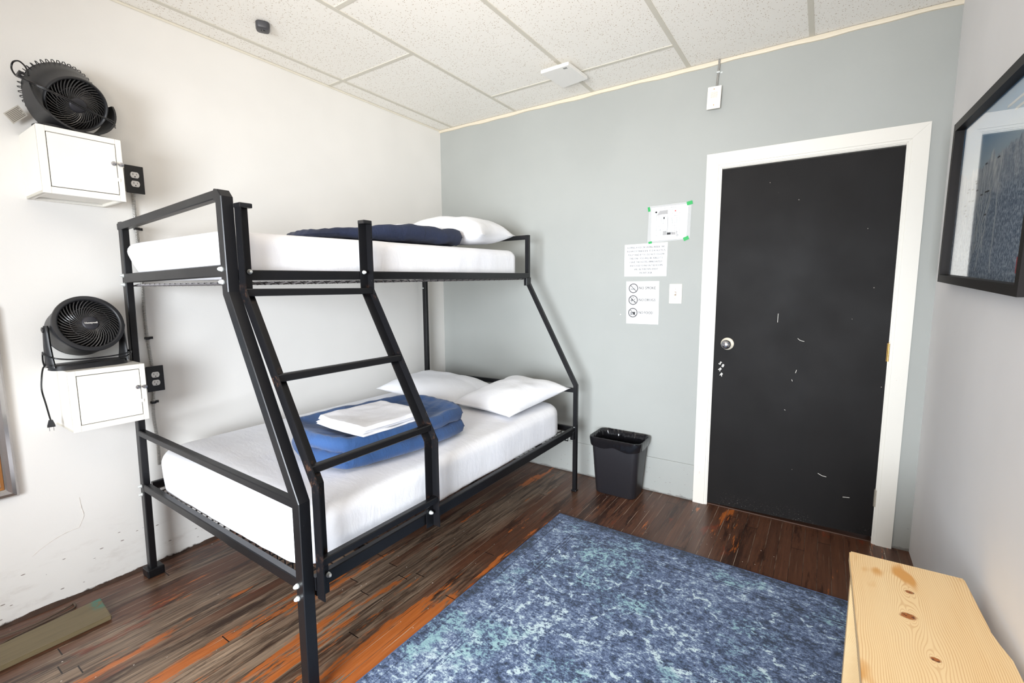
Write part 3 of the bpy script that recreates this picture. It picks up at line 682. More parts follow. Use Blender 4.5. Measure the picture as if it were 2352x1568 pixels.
def pillow(label, loc, a, b, t, rz, tilt=(0, 0), seed=0.0, group=None):
    bm = BM(); n = 30; grid = {}
    for side in (1, -1):
        for i in range(n+1):
            for j in range(n+1):
                u, v = -1+2*i/n, -1+2*j/n
                edge = i in (0, n) or j in (0, n)
                if side < 0 and edge: continue
                pin = lambda q: 1-0.075*(1-q*q)**1.0
                x = a*u*pin(v)*(1+0.03*abs(u*v)**3); y = b*v*pin(u)*(1+0.03*abs(u*v)**3)
                hgt = t/2*((1-u**4)*(1-v**4))**0.62*(0.88+0.12*math.cos(1.3*u)*math.cos(1.3*v))
                wr = 0.010*fbm((x, y, side), 6, seed)*min(1, hgt*30)+0.005*noise.noise((math.atan2(v, u)*6, seed, side*3))*((u*u+v*v)/2)
                z = side*hgt*(1.0 if side > 0 else 0.55)+wr*(1 if side > 0 else 0.2)
                grid[(side, i, j)] = bm.verts.new((x, y, z))
    gv = lambda s_, i, j: grid[(s_, i, j)] if (s_, i, j) in grid else grid[(1, i, j)]
    for side in (1, -1):
        for i in range(n):
            for j in range(n):
                q = [gv(side, i, j), gv(side, i+1, j), gv(side, i+1, j+1), gv(side, i, j+1)]
                bm.faces.new(q if side > 0 else q[::-1])
    # hem flange along one open end
    o = obj('pillow', bm, pillow_m, sm=70); o.location = loc; o.rotation_euler = (tilt[0], tilt[1], rz)
    return tag(o, label, 'pillow', group)
pillow('white pillow at the wall side of the lower bunk, touching the wall', (0.515, -0.660, 0.675), 0.33, 0.235, 0.17, R(4), (R(3), R(3)), 2.0)
pillow('white pillow at the open side of the lower bunk, nearest the bin', (1.105, -0.600, 0.682), 0.225, 0.305, 0.17, R(-6), (R(5), R(1)), 5.0)
pillow('single white pillow on the top bunk against its end frame', (0.66, -0.590, 1.708), 0.31, 0.225, 0.235, R(8), (R(4), R(3)), 9.0)

def folded(name, label, cat, m_, x0, x1, y0, y1, z0, th, layers, rz, seed, dish=0.0, wr=0.008, group=None, rc=0.10, taper=False):
    """A cloth folded into a soft slab of layers; each layer a rounded cushion-like sheet, joined at the folds."""
    bm = BM(); cx, cy = (x0+x1)/2, (y0+y1)/2; hx, hy = (x1-x0)/2, (y1-y0)/2; lt = th/layers
    for L in range(layers):
        sh = 0.012*noise.noise((L*3.3+seed, 1, 5)); n = 44; top = {}
        hx_, hy_ = hx*(1-0.02*L)+sh, hy*(1-0.015*L)-sh; zc = z0+lt*(L+0.5)
        for side in (1, -1):
            for i in range(n+1):
                for j in range(n+1):
                    u, v = -1+2*i/n, -1+2*j/n; edge = i in (0, n) or j in (0, n)
                    if side < 0 and edge: continue
                    # squircle mapping rounds the plan corners
                    x, y = hx_*u*math.sqrt(1-rc*v*v), hy_*v*math.sqrt(1-rc*u*u)
                    d = min(hx_*(1-abs(u)), hy_*(1-abs(v))); r_ = lt*0.62
                    prof_ = math.sqrt(max(0, 1-max(0, 1-d/r_)**2)) if d < r_ else 1.0
                    z = side*lt*0.5*prof_*(min(1.0, 0.40+0.60*(v+1)/0.9) if taper else 1.0)
                    if taper: z -= lt*0.5*(1-min(1.0, 0.40+0.60*(v+1)/0.9))
                    rim = math.exp(-(d/0.075)**1.5)
                    z += (wr*fbm((x, y, L), 9, seed)+wr*0.6*noise.noise((x*30+seed, y*11, L)))*prof_*(1.0 if L == layers-1 or side > 0 else 0.4)
                    if side > 0 and L == layers-1: z += -dish*(1-rim)+0.010*rim*prof_
                    ex = 1+0.014*noise.noise((math.cos(math.atan2(v, u))*2+seed, math.sin(math.atan2(v, u))*2, L))+0.005*noise.noise((x*14+seed, y*14, L))
                    top[(side, i, j)] = bm.verts.new((x*ex, y*ex, z+zc-z0))
        gv = lambda s_, i, j: top[(s_, i, j)] if (s_, i, j) in top else top[(1, i, j)]
        for side in (1, -1):
            for i in range(n):
                for j in range(n):
                    q = [gv(side, i, j), gv(side, i+1, j), gv(side, i+1, j+1), gv(side, i, j+1)]
                    bm.faces.new(q if side > 0 else q[::-1])
    o = obj(name, bm, m_, sm=70); o.location = (cx, cy, z0); o.rotation_euler = (0, 0, rz); tag(o, label, cat, group)
    return o
folded('folded_duvet', 'bright blue quilt folded into a thick pad on the lower mattress', 'duvet', blue_m, 0.685, 1.245, -1.93, -1.145, 0.634, 0.135, 2, R(-6), 3.0, 0.028, 0.007, rc=0.30)
folded('folded_sheet', 'white sheet folded square on top of the bright blue quilt', 'folded sheet', sheet_m, 0.86, 1.205, -1.83, -1.45, 0.763, 0.030, 3, R(-2), 8.0, 0.0, 0.004, rc=0.07)
_d = folded('folded_duvet', 'dark navy quilt folded flat on the top bunk mattress', 'duvet', navy_m, 0.38, 0.92, -1.72, -0.73, 1.607, 0.084, 1, R(-3), 12.0, 0.014, 0.010, rc=0.28, taper=True)
_d.rotation_euler[0] = R(1.3)
_d = folded('folded_sheet', 'white sheet folded flat on top of the navy quilt of the upper bunk', 'folded sheet', sheet_m, 0.50, 0.84, -1.27, -0.87, 1.674, 0.020, 2, R(-3), 15.0, 0.0, 0.004, rc=0.07)
_d.rotation_euler[0] = R(1.6)

# ------------------------------------------------------------------ wall lockers (local: back on x=0, y 0..0.255, z 0..0.25)
def make_locker(label, loc):
    t = thing('wall_locker', label, 'locker', loc, 0, 'small steel wall lockers')
    w, d, h, th = 0.252, 0.246, 0.248, 0.010
    bm = BM()
    box(bm, 0, d-0.002, 0, th, 0, h, 0.002); box(bm, 0, d-0.002, w-th, w, 0, h, 0.002)
    box(bm, 0, d-0.002, th, w-th, h-th, h, 0.0015); box(bm, 0.03, d-0.03, th, w-th, 0.010, 0.014); box(bm, 0, 0.006, th, w-th, 0, h-th)
    f = 0.024; x0, x1 = d-0.002, d
    box(bm, 0.004, d-0.002, 0.0, 0.018, 0, 0.012, 0.002); box(bm, 0.004, d-0.002, w-0.018, w, 0, 0.012, 0.002); box(bm, 0.004, 0.022, 0.0, w, 0, 0.012, 0.002)
    for a, b, c, e in ((0, f, 0, h), (w-f*0.8, w, 0, h), (f, w-f*0.8, h-f*0.85, h), (f, w-f*0.8, 0, f*1.05)): box(bm, d-0.014, d, a, b, c, e, 0.0015)
    obj('body', bm, locker_m, t, local=True)
    bm = BM(); box(bm, d-0.012, d-0.008, f-0.001, w-f*0.8+0.001, f, h-f*0.8); obj('door_gap', bm, gap_m, t, local=True)
    bm = BM(); g_ = 0.0024; box(bm, d-0.008, d+0.0005, f+g_, w-f*0.8-g_, f*1.05+g_, h-f*0.85-g_, 0.0012); dr = obj('door', bm, locker_m, t, local=True)
    bm = BM(); box(bm, d, d+0.002, w-f*0.8-0.004, w-f*0.8+0.006, 0.080, 0.094, 0.0005); obj('hinge_tab', bm, locker_m, dr, local=True)
    bm = BM(); Mh = onleft(w-f*0.8-0.012, h*0.60, d+0.0005)
    lathe(bm, [(0, .0085), (0.003, .0085), (0.004, .006), (0.010, .005), (0.011, 0)], 20, Mh)
    box(bm, d+0.009, d+0.013, w-f*0.8-0.020, w-f*0.8-0.004, h*0.60-0.003, h*0.60+0.003, 0.001, M=None); obj('latch', bm, chrome, dr, 40, local=True)
    bm = BM(); Mh = onleft(w-0.009, h*0.595, d)
    lathe(bm, [(0, .0075), (0.003, .0075), (0.010, .0045), (0.012, .0085), (0.014, .0085), (0.016, 0)], 20, Mh); obj('hasp_stud', bm, chrome, t, 40, local=True)
    return t
lk1 = make_locker('upper cream steel wall locker, the one mounted higher with the tilted fan on it', (0.0, -2.484, 1.728))
lk2 = copy_tree(lk1); lk2.location = (0.0, -2.478, 0.794)
lk2['label'] = 'lower cream steel wall locker, mounted at bed height beside the lower outlet'

# ------------------------------------------------------------------ outlets (local: centre of the box back on the wall)
def make_outlet(label, loc):
    t = thing('outlet_box', label, 'electrical outlet', loc, 0, 'black surface-mounted outlets')
    bm = BM(); box(bm, 0.0, 0.038, -0.028, 0.028, -0.052, 0.052, 0.003); obj('box', bm, plain('steel_box', srgb(120, 118, 116), 0.4, 0.6), t, local=True)
    bm = BM(); box(bm, 0.036, 0.043, -0.035, 0.035, -0.0615, 0.0615, 0.002); obj('cover_plate', bm, plain('black_cover_plate', srgb(22, 22, 24), 0.35), t, local=True)
    for z in (0.0195, -0.0195):
        bm = BM(); n = 32; ringa, ringb = [], []
        for k in range(n):
            a = 2*math.pi*k/n; y_ = 0.0170*math.cos(a); z_ = max(-0.0135, min(0.0135, 0.0175*math.sin(a)))
            ringa.append((0.042, y_, z+z_)); ringb.append((0.0455, y_*0.97, z+z_*0.97))
        prism(bm, ringa, ringb); rc_ = obj('socket', bm, plain('socket_face', srgb(226, 224, 222), 0.4), t, local=True)
        bm = BM()
        box(bm, 0.0452, 0.0460, -0.0075, -0.0058, z-0.001, z+0.0075); box(bm, 0.0452, 0.0460, 0.0058, 0.0072, z-0.0002, z+0.0068)
        lathe(bm, [(0, .0026), (0.0008, .0026), (0.0008, 0)], 12, onleft(0, z-0.0075, 0.0452)); obj('slots', bm, ink, rc_, local=True)
    return t
ou1 = make_outlet('black double outlet beside the upper wall locker', (0.0, -2.128, 1.864))
ou2 = copy_tree(ou1); ou2.location = (0.0, -2.122, 0.935); ou2['label'] = 'black double outlet beside the lower wall locker'

def armoured(pts, r=0.0076, pitch=0.0075):
    P = curve_smooth(pts, 30); L = [0]
    for a, b in zip(P, P[1:]): L.append(L[-1]+(b-a).length)
    n = int(L[-1]/(pitch/3)); out = []; j = 0
    for i in range(n+1):
        s_ = L[-1]*i/n
        while j < len(L)-2 and L[j+1] < s_: j += 1
        f = (s_-L[j])/max(1e-9, L[j+1]-L[j]); out.append(P[j].lerp(P[j+1], f))
    bm = BM(); tube(bm, out, r, 10, rfun=lambda i: r*(1.0, 0.97, 0.66)[i % 3]); return bm
def strap(parent, y, z, side=1):
    bm = BM(); box(bm, 0.0, 0.021, y-0.0105, y+0.0105, z-0.006, z+0.006, 0.003); box(bm, 0.0, 0.003, y+0.008*side, y+0.026*side, z-0.006, z+0.006, 0.001)
    lathe(bm, [(0, .005), (0.004, .004), (0.005, 0)], 10, onleft(y+0.018*side, z, 0.003)); obj('strap', bm, plain('black_strap', srgb(40, 40, 42), 0.4, 0.5), parent, 40)
o = obj('armoured_cable', armoured([(0.010, -2.128, 1.812), (0.010, -2.131, 1.70), (0.010, -2.127, 1.45), (0.010, -2.131, 1.20), (0.010, -2.122, 0.995)]), conduit_m, sm=30)
recenter(tag(o, 'armoured metal cable on the white wall between the two outlets', 'cable'), (0.0, -2.128, 1.0))
for z in (1.645, 1.13): strap(o, -2.129, z)
o = obj('armoured_cable', armoured([(0.010, -2.124, 0.875), (0.010, -2.134, 0.75), (0.010, -2.128, 0.62), (0.010, -2.130, 0.50)]), conduit_m, sm=30)
recenter(tag(o, 'armoured metal cable running down the white wall below the lower outlet', 'cable'), (0.0, -2.128, 0.50)); strap(o, -2.130, 0.815)

# ------------------------------------------------------------------ fans (local: base centre, facing +x)
def make_fan(label, loc, rz, tilt, cordpts, plugM, tagp=False, letter=True, dp_=1.0, RF=0.114, RB=0.106, cradle=False, gin=0.90):
    t = thing('desk_fan', label, 'fan', loc, rz)
    hz = 0.143 if cradle else 0.168
    # stand: oval foot with two tapered arms
    bm = BM(); ra, rb = [], []
    n = 48
    for k in range(n):
        a = 2*math.pi*k/n; ca, sa = math.cos(a), math.sin(a)
        x_ = 0.062*math.copysign(abs(ca)**0.7, ca); y_ = 0.128*math.copysign(abs(sa)**0.55, sa)
        ra.append((x_, y_, 0.0)); rb.append((x_*0.90, y_*0.97, 0.020))
    prism(bm, ra, rb)
    st = obj('stand', bm, fan_m, t, 35, local=True)
    if cradle:       # one wide band curving under the drum, its ends carrying the pivots
        bm = BM(); prev = None; first = None
        for i in range(33):
            a = R(172+196*i/32); hw = 0.020+0.048*max(0, math.sin(math.pi*i/32))**0.8; ring = []
            for xx, rr in ((-hw, 0.129), (hw, 0.129), (hw, 0.136), (-hw, 0.136)):
                ring.append(bm.verts.new((xx+0.006, rr*math.cos(a), max(0.001, hz+rr*math.sin(a)))))
            if prev: [bm.faces.new((prev[k], prev[(k+1) % 4], ring[(k+1) % 4], ring[k])) for k in range(4)]
            else: bm.faces.new(ring[::-1])
            prev = ring
        bm.faces.new(prev); obj('arm_band', bm, fan_m, t, 40, local=True)
    for s_ in ((1, -1) if not cradle else ()):
        bm = BM(); prev = None
        secs = [(0.012, 0.040, 0.122, 0.012), (0.05, 0.032, 0.124, 0.011), (0.10, 0.024, 0.125, 0.010), (0.15, 0.018, 0.124, 0.009), (hz, 0.016, 0.123, 0.009), (hz+0.012, 0.010, 0.123, 0.007)]
        for z, hw, yc, dp in secs:
            ring = []
            for k in range(12):
                a = 2*math.pi*k/12; ring.append(bm.verts.new((hw*math.cos(a), s_*yc+dp*math.sin(a), z)))
            if prev: [bm.faces.new((prev[k], prev[(k+1) % 12], ring[(k+1) % 12], ring[k])) for k in range(12)]
            else: bm.faces.new(ring[::-1])
            prev = ring
        bm.faces.new(prev); obj('arm', bm, fan_m, t, 50, local=True)
        bm = BM(); lathe(bm, [(0, 0.011), (0.006, 0.011), (0.007, 0.008), (0.005, 0)], 20, frame_m((0, s_*0.129, hz-0.004), (1, 0, 0), (0, 0, s_), (0, s_, 0)) if s_ < 0 else frame_m((0, 0.129, hz-0.004), (0, 0, 1), (1, 0, 0), (0, 1, 0)))
        obj('pivot_knob', bm, fan_gloss, t, 50, local=True)
    # head, axis along local x after tilt
    Mt = Matrix.Translation((0, 0, hz)) @ Matrix.Rotation(-tilt, 4, 'Y') @ Matrix.Rotation(R(90), 4, 'Y')
    bm = BM()
    lathe(bm, [(-0.088*dp_, 0.0), (-0.088*dp_, RB*0.84), (-0.084*dp_, RB*0.95), (-0.072*dp_, RB), (-0.010, RB*0.45+RF*0.53), (0.030, RF*0.985), (0.042, RF), (0.050, RF*0.99), (0.0535, RF*(gin+0.06)), (0.052, RF*(gin+0.02)), (0.046, RF*(gin-0.005)), (0.010, RF*0.84), (-0.05, 0.075), (-0.070, 0.060), (-0.070, 0.0)], 72, Mt)
    obj('housing', bm, fan_m, t, 50, local=True)
    bm = BM()     # front grill: swept ribs, one ring
    for k in range(40):
        a0 = 2*math.pi*k/40; P = []
        for i in range(9):
            f = i/8; r_ = 0.026+(RF*gin-0.026)*f; a = a0-0.95*f**0.85
            P.append(Mt @ Vector((r_*math.cos(a), r_*math.sin(a), 0.052+0.006*math.sin(math.pi*f)-0.010*f)))
        tube(bm, P, 0.0021, 5)
    for rr in (0.066,):
        tube(bm, [Mt @ Vector((rr*math.cos(2*math.pi*k/48), rr*math.sin(2*math.pi*k/48), 0.0535)) for k in range(48)], 0.0009, 4, closed=True)
    gr = obj('front_grill', bm, plain('grill_plastic', srgb(58, 56, 55), 0.22), t, 50, local=True)
    bm = BM(); lathe(bm, [(0.046, 0.029), (0.056, 0.028), (0.059, 0.024), (0.060, 0)], 40, Mt); hub = obj('hub_cap', bm, plain('hub_plastic', srgb(46, 45, 50), 0.45), gr, 50, local=True)
    if letter:
        bm = BM(); Mx = Mt @ Matrix.Translation((0, 0, 0.0606)) @ Matrix.Rotation(R(90), 4, 'Z'); add_text(bm, 'Honeywell', Mx @ Matrix.Translation((0, -0.004, 0)), width=0.042, bold=0.02)
        obj('lettering', bm, mark_m, gr, local=True)
    bm = BM()     # rear grill
    rk = 1.05 if cradle else 0.90
    for k in range(44):
        a = 2*math.pi*k/44; P = [Mt @ Vector((r_*math.cos(a), r_*math.sin(a), z_)) for r_, z_ in ((RB*rk*0.96, -0.070*dp_), (RB*rk, -0.084*dp_), (RB*rk*0.98, -0.096*dp_), (RB*0.82, -0.104*dp_), (0.030, -0.108*dp_))]
        tube(bm, P, 0.0018, 4)
    for rr, zz in ((RB*0.90, -0.102*dp_), (0.055, -0.107*dp_)): tube(bm, [Mt @ Vector((rr*math.cos(2*math.pi*k/48), rr*math.sin(2*math.pi*k/48), zz)) for k in range(48)], 0.0022, 4, closed=True)
    lathe(bm, [(-0.115*dp_, 0), (-0.115*dp_, 0.030), (-0.108*dp_, 0.032), (-0.088*dp_, 0.032)], 30, Mt)
    obj('rear_grill', bm, fan_m, t, 50, local=True)
    bm = BM()     # impeller: three twisted blades on a motor hub
    lathe(bm, [(-0.06, 0.024), (0.020, 0.024), (0.026, 0.018), (0.027, 0)], 24, Mt)
    for b_ in range(3):
        rings = []
        for i in range(8):
            f = i/7; r_ = 0.022+0.052*f; row = []
            for j in range(7):
                g_ = j/6-0.5; a = 2*math.pi*b_/3+g_*(1.25+0.35*f)+0.25*f; z_ = 0.010+g_*(-0.055+0.015*f)
                row.append(bm.verts.new(Mt @ Vector((r_*math.cos(a), r_*math.sin(a), z_))))
            rings.append(row)
        fs = [bm.faces.new((rings[i][j], rings[i+1][j], rings[i+1][j+1], rings[i][j+1])) for i in range(7) for j in range(6)]
        bmesh.ops.solidify(bm, geom=fs, thickness=0.0018)
    obj('impeller', bm, fan_gloss, t, 50, local=True)
    bm = BM()
    for pts in cordpts: tube(bm, curve_smooth(pts, 8), 0.0030, 8)
    cord = obj('power_cord', bm, fan_gloss, t, 60, local=True)
    if plugM is not None:
        bm = BM(); prism(bm, [plugM @ Vector(p) for p in ((-.006, -.005, 0), (.006, -.005, 0), (.006, .005, 0), (-.006, .005, 0))], [plugM @ Vector(p) for p in ((-.012, -.008, .022), (.012, -.008, .022), (.012, .008, .022), (-.012, .008, .022))])
        prism(bm, [plugM @ Vector(p) for p in ((-.012, -.008, .022), (.012, -.008, .022), (.012, .008, .022), (-.012, .008, .022))], [plugM @ Vector(p) for p in ((-.012, -.008, .028), (.012, -.008, .028), (.012, .008, .028), (-.012, .008, .028))])
        pg = obj('plug', bm, fan_m, cord, local=True)
        bm = BM()
        for s_ in (-1, 1): box(bm, s_*0.0062-0.0008, s_*0.0062+0.0008, -0.003, 0.003, 0.028, 0.044, M=plugM)
        obj('prongs', bm, chrome, cord, local=True)
    if tagp:
        bm = BM(); Ml = tagp; box(bm, -0.030, 0.030, -0.022, 0.022, -0.0003, 0.0003, M=Ml); lb = obj('warning_tag', bm, plain('tag_paper', srgb(214, 208, 196), 0.6), t, local=True)
        bm = BM()
        for i in range(8): box(bm, -0.026, 0.026-0.006*(i % 3 == 2), 0.0165-i*0.0047-0.0009, 0.0165-i*0.0047+0.0009, 0.0003, 0.0006, M=Ml)
        obj('print_lines', bm, plain('tag_print', srgb(120, 110, 96), 0.6), lb, local=True)
    return t
c2 = [[(-0.02, -0.132, 0.012), (0.02, -0.139, 0.022), (0.055, -0.128, 0.024), (0.066, -0.060, 0.026), (0.066, 0.03, 0.03), (0.060, 0.10, 0.030), (0.035, 0.138, 0.044), (0.0, 0.137, 0.050)],
      [(0.0, 0.137, 0.054), (0.045, 0.132, 0.048), (0.062, 0.06, 0.040), (0.058, -0.05, 0.040), (0.046, -0.115, 0.050), (0.0, -0.138, 0.066), (-0.036, -0.130, 0.072), (-0.03, -0.134, 0.04), (-0.01, -0.137, 0.016)],
      [(-0.025, -0.128, 0.020), (-0.01, -0.142, 0.012), (0.0, -0.152, -0.02), (0.004, -0.158, -0.07), (0.0, -0.150, -0.13), (-0.006, -0.142, -0.185), (-0.006, -0.140, -0.200)]]
make_fan('black desk fan on the lower wall locker, its cord hanging to the left', (0.130, -2.380, 1.0425), R(6), R(18), c2,
         frame_m((-0.006, -0.140, -0.200), (0.3, 0.95, 0), (0.95, -0.3, 0), (0, 0, -1)), RF=0.119, RB=0.108, gin=0.84)
c1 = [[(0.020, 0.137, 0.085), (0.062, 0.105, 0.090), (0.078, 0.020, 0.098), (0.078, -0.055, 0.120), (0.045, -0.122, 0.150), (0.0, -0.141, 0.172)],
      [(0.016, 0.139, 0.078), (0.066, 0.095, 0.084), (0.079, 0.010, 0.106), (0.076, -0.060, 0.128), (0.040, -0.125, 0.156), (-0.004, -0.143, 0.176)],
      [(-0.004, -0.143, 0.176), (-0.030, -0.148, 0.190), (-0.042, -0.152, 0.215), (-0.030, -0.150, 0.235), (-0.005, -0.142, 0.236), (0.012, -0.132, 0.215), (0.02, -0.130, 0.185)]]
def loc_of(P, base, rz): return Matrix.Rotation(-rz, 4, 'Z') @ (Vector(P)-Vector(base))
fb = (0.128, -2.346, 1.9775); tg = loc_of((0.035, -2.492, 2.045), fb, R(10))
make_fan('black desk fan on the upper wall locker, tilted down, cord wound round it', fb, R(10), R(-27), c1,
         frame_m((-0.020, -0.146, 0.186), (0, 0.3, 0.95), (0, 0.95, -0.3), (1, 0, 0)), frame_m(tg, Vector((0.28, 0.66, 0.70)).normalized(), Vector((0.28, -0.70, 0.66)).normalized(), (0.93, 0.0, -0.36)), letter=False, dp_=1.0, RF=0.104, RB=0.120, cradle=True)

# ------------------------------------------------------------------ pictures
pic = thing('framed_map', 'large black-framed mountain trail map on the right-hand wall', 'picture', (W, -0.80, 1.36))
Mp = Matrix.Translation((W, -0.33, 1.70)) @ Matrix.Rotation(R(2.6), 4, 'X') @ Matrix.Translation((-W, 0.33, -1.70))
fy0, fy1, fz0, fz1, fd, fw = -0.330, -1.340, 1.380, 2.015, 0.043, 0.030
bm = BM()
for poly in ([(fy0, fz0), (fy0-fw, fz0+fw), (fy0-fw, fz1-fw), (fy0, fz1)], [(fy1, fz0), (fy1+fw, fz0+fw), (fy1+fw, fz1-fw), (fy1, fz1)],
             [(fy0, fz0), (fy1, fz0), (fy1+fw, fz0+fw), (fy0-fw, fz0+fw)], [(fy0, fz1), (fy1, fz1), (fy1+fw, fz1-fw), (fy0-fw, fz1-fw)]):
    prism(bm, [(W-0.001, y, z) for y, z in poly], [(W-fd, y, z) for y, z in poly])
bm.transform(Mp); obj('frame', bm, plain('black_brown_frame', srgb(26, 21, 19), 0.5, 0, 0.08, 40, 0.0, 0.2), pic)
bm = BM(); box(bm, W-0.014, W-0.010, fy1+fw, fy0-fw, fz0+fw, fz1-fw); bm.transform(Mp); bm.transform(Matrix.Translation((-W, 0.34, -fz0)))
pr = obj('print', bm, mat_map_print(), pic, local=True); pr.location = Vector((W, -0.34, fz0))-Vector(pic.location)
bm = BM(); box(bm, W-0.026, W-0.024, fy1+fw-0.002, fy0-fw+0.002, fz0+fw-0.002, fz1-fw+0.002); bm.transform(Mp); obj('glass', bm, glass_m, pic)
bm = BM(); r3 = random.Random(3)
for k in range(13):       # ski runs drawn on the map
    y = -0.45-0.040*k+r3.uniform(-.01, .01); z = 1.80-r3.uniform(0, .10); P = []
    for i in range(8): P.append((W-0.0146, y, z)); y += r3.uniform(-0.030, 0.026)-0.006*(1 if y > -0.72 else -1); z -= r3.uniform(0.03, 0.055)
    P = [p for p in P if p[2] > fz0+fw+0.02]
    if len(P) > 2: sweep(bm, curve_smooth(P, 5), 0.0075, 0.0006, X, 0.0)
bm.transform(Mp); obj('trail_lines', bm, plain('trail_white', srgb(206, 214, 218), 0.5), pr, local=False)
for k in range(18):
    y, z = -0.50-r3.random()*0.40, 1.62+r3.random()*0.20; bm = BM(); box(bm, W-0.0150, W-0.0144, y-0.012, y+0.012, z-0.0025, z+0.0025)
    bm.transform(Mp); obj('name_mark', bm, ink, pr, local=False)
bm = BM(); box(bm, W-0.0152, W-0.0140, -1.275, -1.185, 1.435, 1.480); bm.transform(Mp); obj('red_panel', bm, red_ink, pr, local=False)
bm = BM()
for z, w_ in ((1.93, 0.30), (1.905, 0.22)): box(bm, W-0.0152, W-0.0144, -1.22, -1.22+w_, z-0.004, z+0.004)
bm.transform(Mp); obj('title_bars', bm, mark_m, pr, local=False)

# silver frame at the left edge of the view
pic2 = thing('framed_picture', 'silver-framed blue picture on the white wall at the left edge', 'picture', (0.0, -2.90, 0.53))
bm = BM(); qy0, qy1, qz0, qz1, fw = -2.614, -3.22, 0.530, 1.30, 0.047
def pp(pa, pb, d0, d1):
    prism(bm, [(0.001, *pa[0]), (0.001, *pb[0]), (d1, *pb[0]), (d0, *pa[0])], [(0.001, *pa[1]), (0.001, *pb[1]), (d1, *pb[1]), (d0, *pa[1])])
def corners(i): return [(qy0-i, qz0+i), (qy0-i, qz1-i), (qy1+i, qz1-i), (qy1+i, qz0+i)]
steps = [(0.0, 0.016), (0.008, 0.027), (0.020, 0.031), (0.032, 0.028), (0.040, 0.020), (0.047, 0.016)]
for (i0, d0), (i1, d1) in zip(steps, steps[1:]):
    A, B_ = corners(i0), corners(i1)
    for k in range(4): pp((A[k], A[(k+1) % 4]), (B_[k], B_[(k+1) % 4]), d0, d1)
obj('frame', bm, plain('silver_frame', srgb(176, 172, 170), 0.24, 0.85, 0.1, 20), pic2)
bm = BM()
A, B_ = corners(0.040), corners(0.049)
for k in range(4): pp((A[k], A[(k+1) % 4]), (B_[k], B_[(k+1) % 4]), 0.022, 0.021)
obj('fillet', bm, plain('bronze_fillet', srgb(186, 128, 74), 0.35, 0.7), pic2)
bm = BM(); box(bm, 0.004, 0.008, qy1+0.045, qy0-0.045, qz0+0.045, qz1-0.045); obj('print', bm, mat_blue_art(), pic2)
bm = BM(); box(bm, 0.012, 0.014, qy1+0.045, qy0-0.045, qz0+0.045, qz1-0.045); obj('glass', bm, glass_m, pic2)

# ------------------------------------------------------------------ notices, switch, intercom on the back wall
def sheetp(name, label, cat, quad, th=0.0012, margin=0.0):
    t = thing(name, label, cat, (sum(p[0] for p in quad)/4, 0.0, min(p[1] for p in quad)))
    bm = BM(); prism(bm, [(x, -0.0002, z) for x, z in quad], [(x, -th, z) for x, z in quad]); obj('page', bm, paper, t)
    return t
lam = G('clear_laminate'); lam.b.inputs['Alpha'].default_value = 0.30; lam.base((0.9, 0.9, 0.9)); lam.rough(0.08); lam = lam.m
n1 = sheetp('floor_plan', 'taped evacuation floor plan, topmost notice by the door', 'notice', [(1.768, 1.856), (1.992, 1.862), (1.986, 1.658), (1.770, 1.652)][::-1], 0.0020)
bm = BM(); prism(bm, [(x, -0.0002, z) for x, z in ((1.745, 1.640), (2.006, 1.652), (2.010, 1.874), (1.752, 1.868))], [(x, -0.0010, z) for x, z in ((1.745, 1.640), (2.006, 1.652), (2.010, 1.874), (1.752, 1.868))]); obj('laminate', bm, lam, n1)
for k, (x, z, w_, h_, a) in enumerate(((1.999, 1.866, 0.034, 0.022, 12), (1.985, 1.656, 0.032, 0.022, 20), (1.752, 1.850, 0.014, 0.028, 10), (1.765, 1.642, 0.022, 0.014, 10))):
    bm = BM(); box(bm, -w_/2, w_/2, -h_/2, h_/2, 0, 0.0008, M=onback(x, z, -0.0021) @ Matrix.Rotation(R(a), 4, 'Z')); obj('tape', bm, green_tape, n1)
Mn = onback(1.880, 1.757, -0.0022)
def ln(bm, x0, z0, x1, z1, t=0.0010, M=None): 
    box(bm, min(x0, x1)-t/2, max(x0, x1)+t/2, min(z0, z1)-t/2, max(z0, z1)+t/2, 0, 0.0003, M=M)
def rect(bm, x0, z0, x1, z1, M, t=0.0010): ln(bm, x0, z0, x1, z0, t, M); ln(bm, x0, z1, x1, z1, t, M); ln(bm, x0, z0, x0, z1, t, M); ln(bm, x1, z0, x1, z1, t, M)
bm = BM()
rect(bm, -0.078, -0.078, 0.064, 0.082, Mn)
rect(bm, -0.078, -0.072, -0.050, 0.044, Mn); [ln(bm, -0.078, z, -0.050, z, 0.0008, Mn) for z in (-0.04, -0.015, 0.005, 0.022)]
rect(bm, -0.036, -0.072, -0.010, 0.042, Mn); [ln(bm, -0.036, z, -0.010, z, 0.0008, Mn) for z in (-0.04, 0.0, 0.02)]
rect(bm, -0.008, -0.060, 0.014, 0.030, Mn); rect(bm, 0.020, -0.072, 0.046, 0.042, Mn); [ln(bm, 0.020, z, 0.046, z, 0.0008, Mn) for z in (-0.05, -0.034, -0.018, -0.002, 0.014, 0.028)]
[ln(bm, x, 0.056, x, 0.082, 0.0008, Mn) for x in (-0.004, 0.018, 0.044)]; ln(bm, -0.036, 0.056, 0.064, 0.056, 0.0008, Mn)
box(bm, -0.012, 0.012, -0.072, -0.058, 0, .0004, M=Mn); box(bm, -0.036, -0.028, 0.026, 0.038, 0, .0004, M=Mn)
box(bm, -0.088, -0.076, 0.066, 0.076, 0, .0004, M=Mn)
for z in range(-6, 7): 
    for x in (-0.064, -0.023, 0.033): box(bm, x-0.002, x+0.002, z*0.0085-0.0006, z*0.0085+0.0006, 0, .0004, M=Mn)
add_text(bm, 'FIRST FLOOR PLAN', Mn @ Matrix.Translation((0.002, 0.089, 0.0003)), width=0.075)
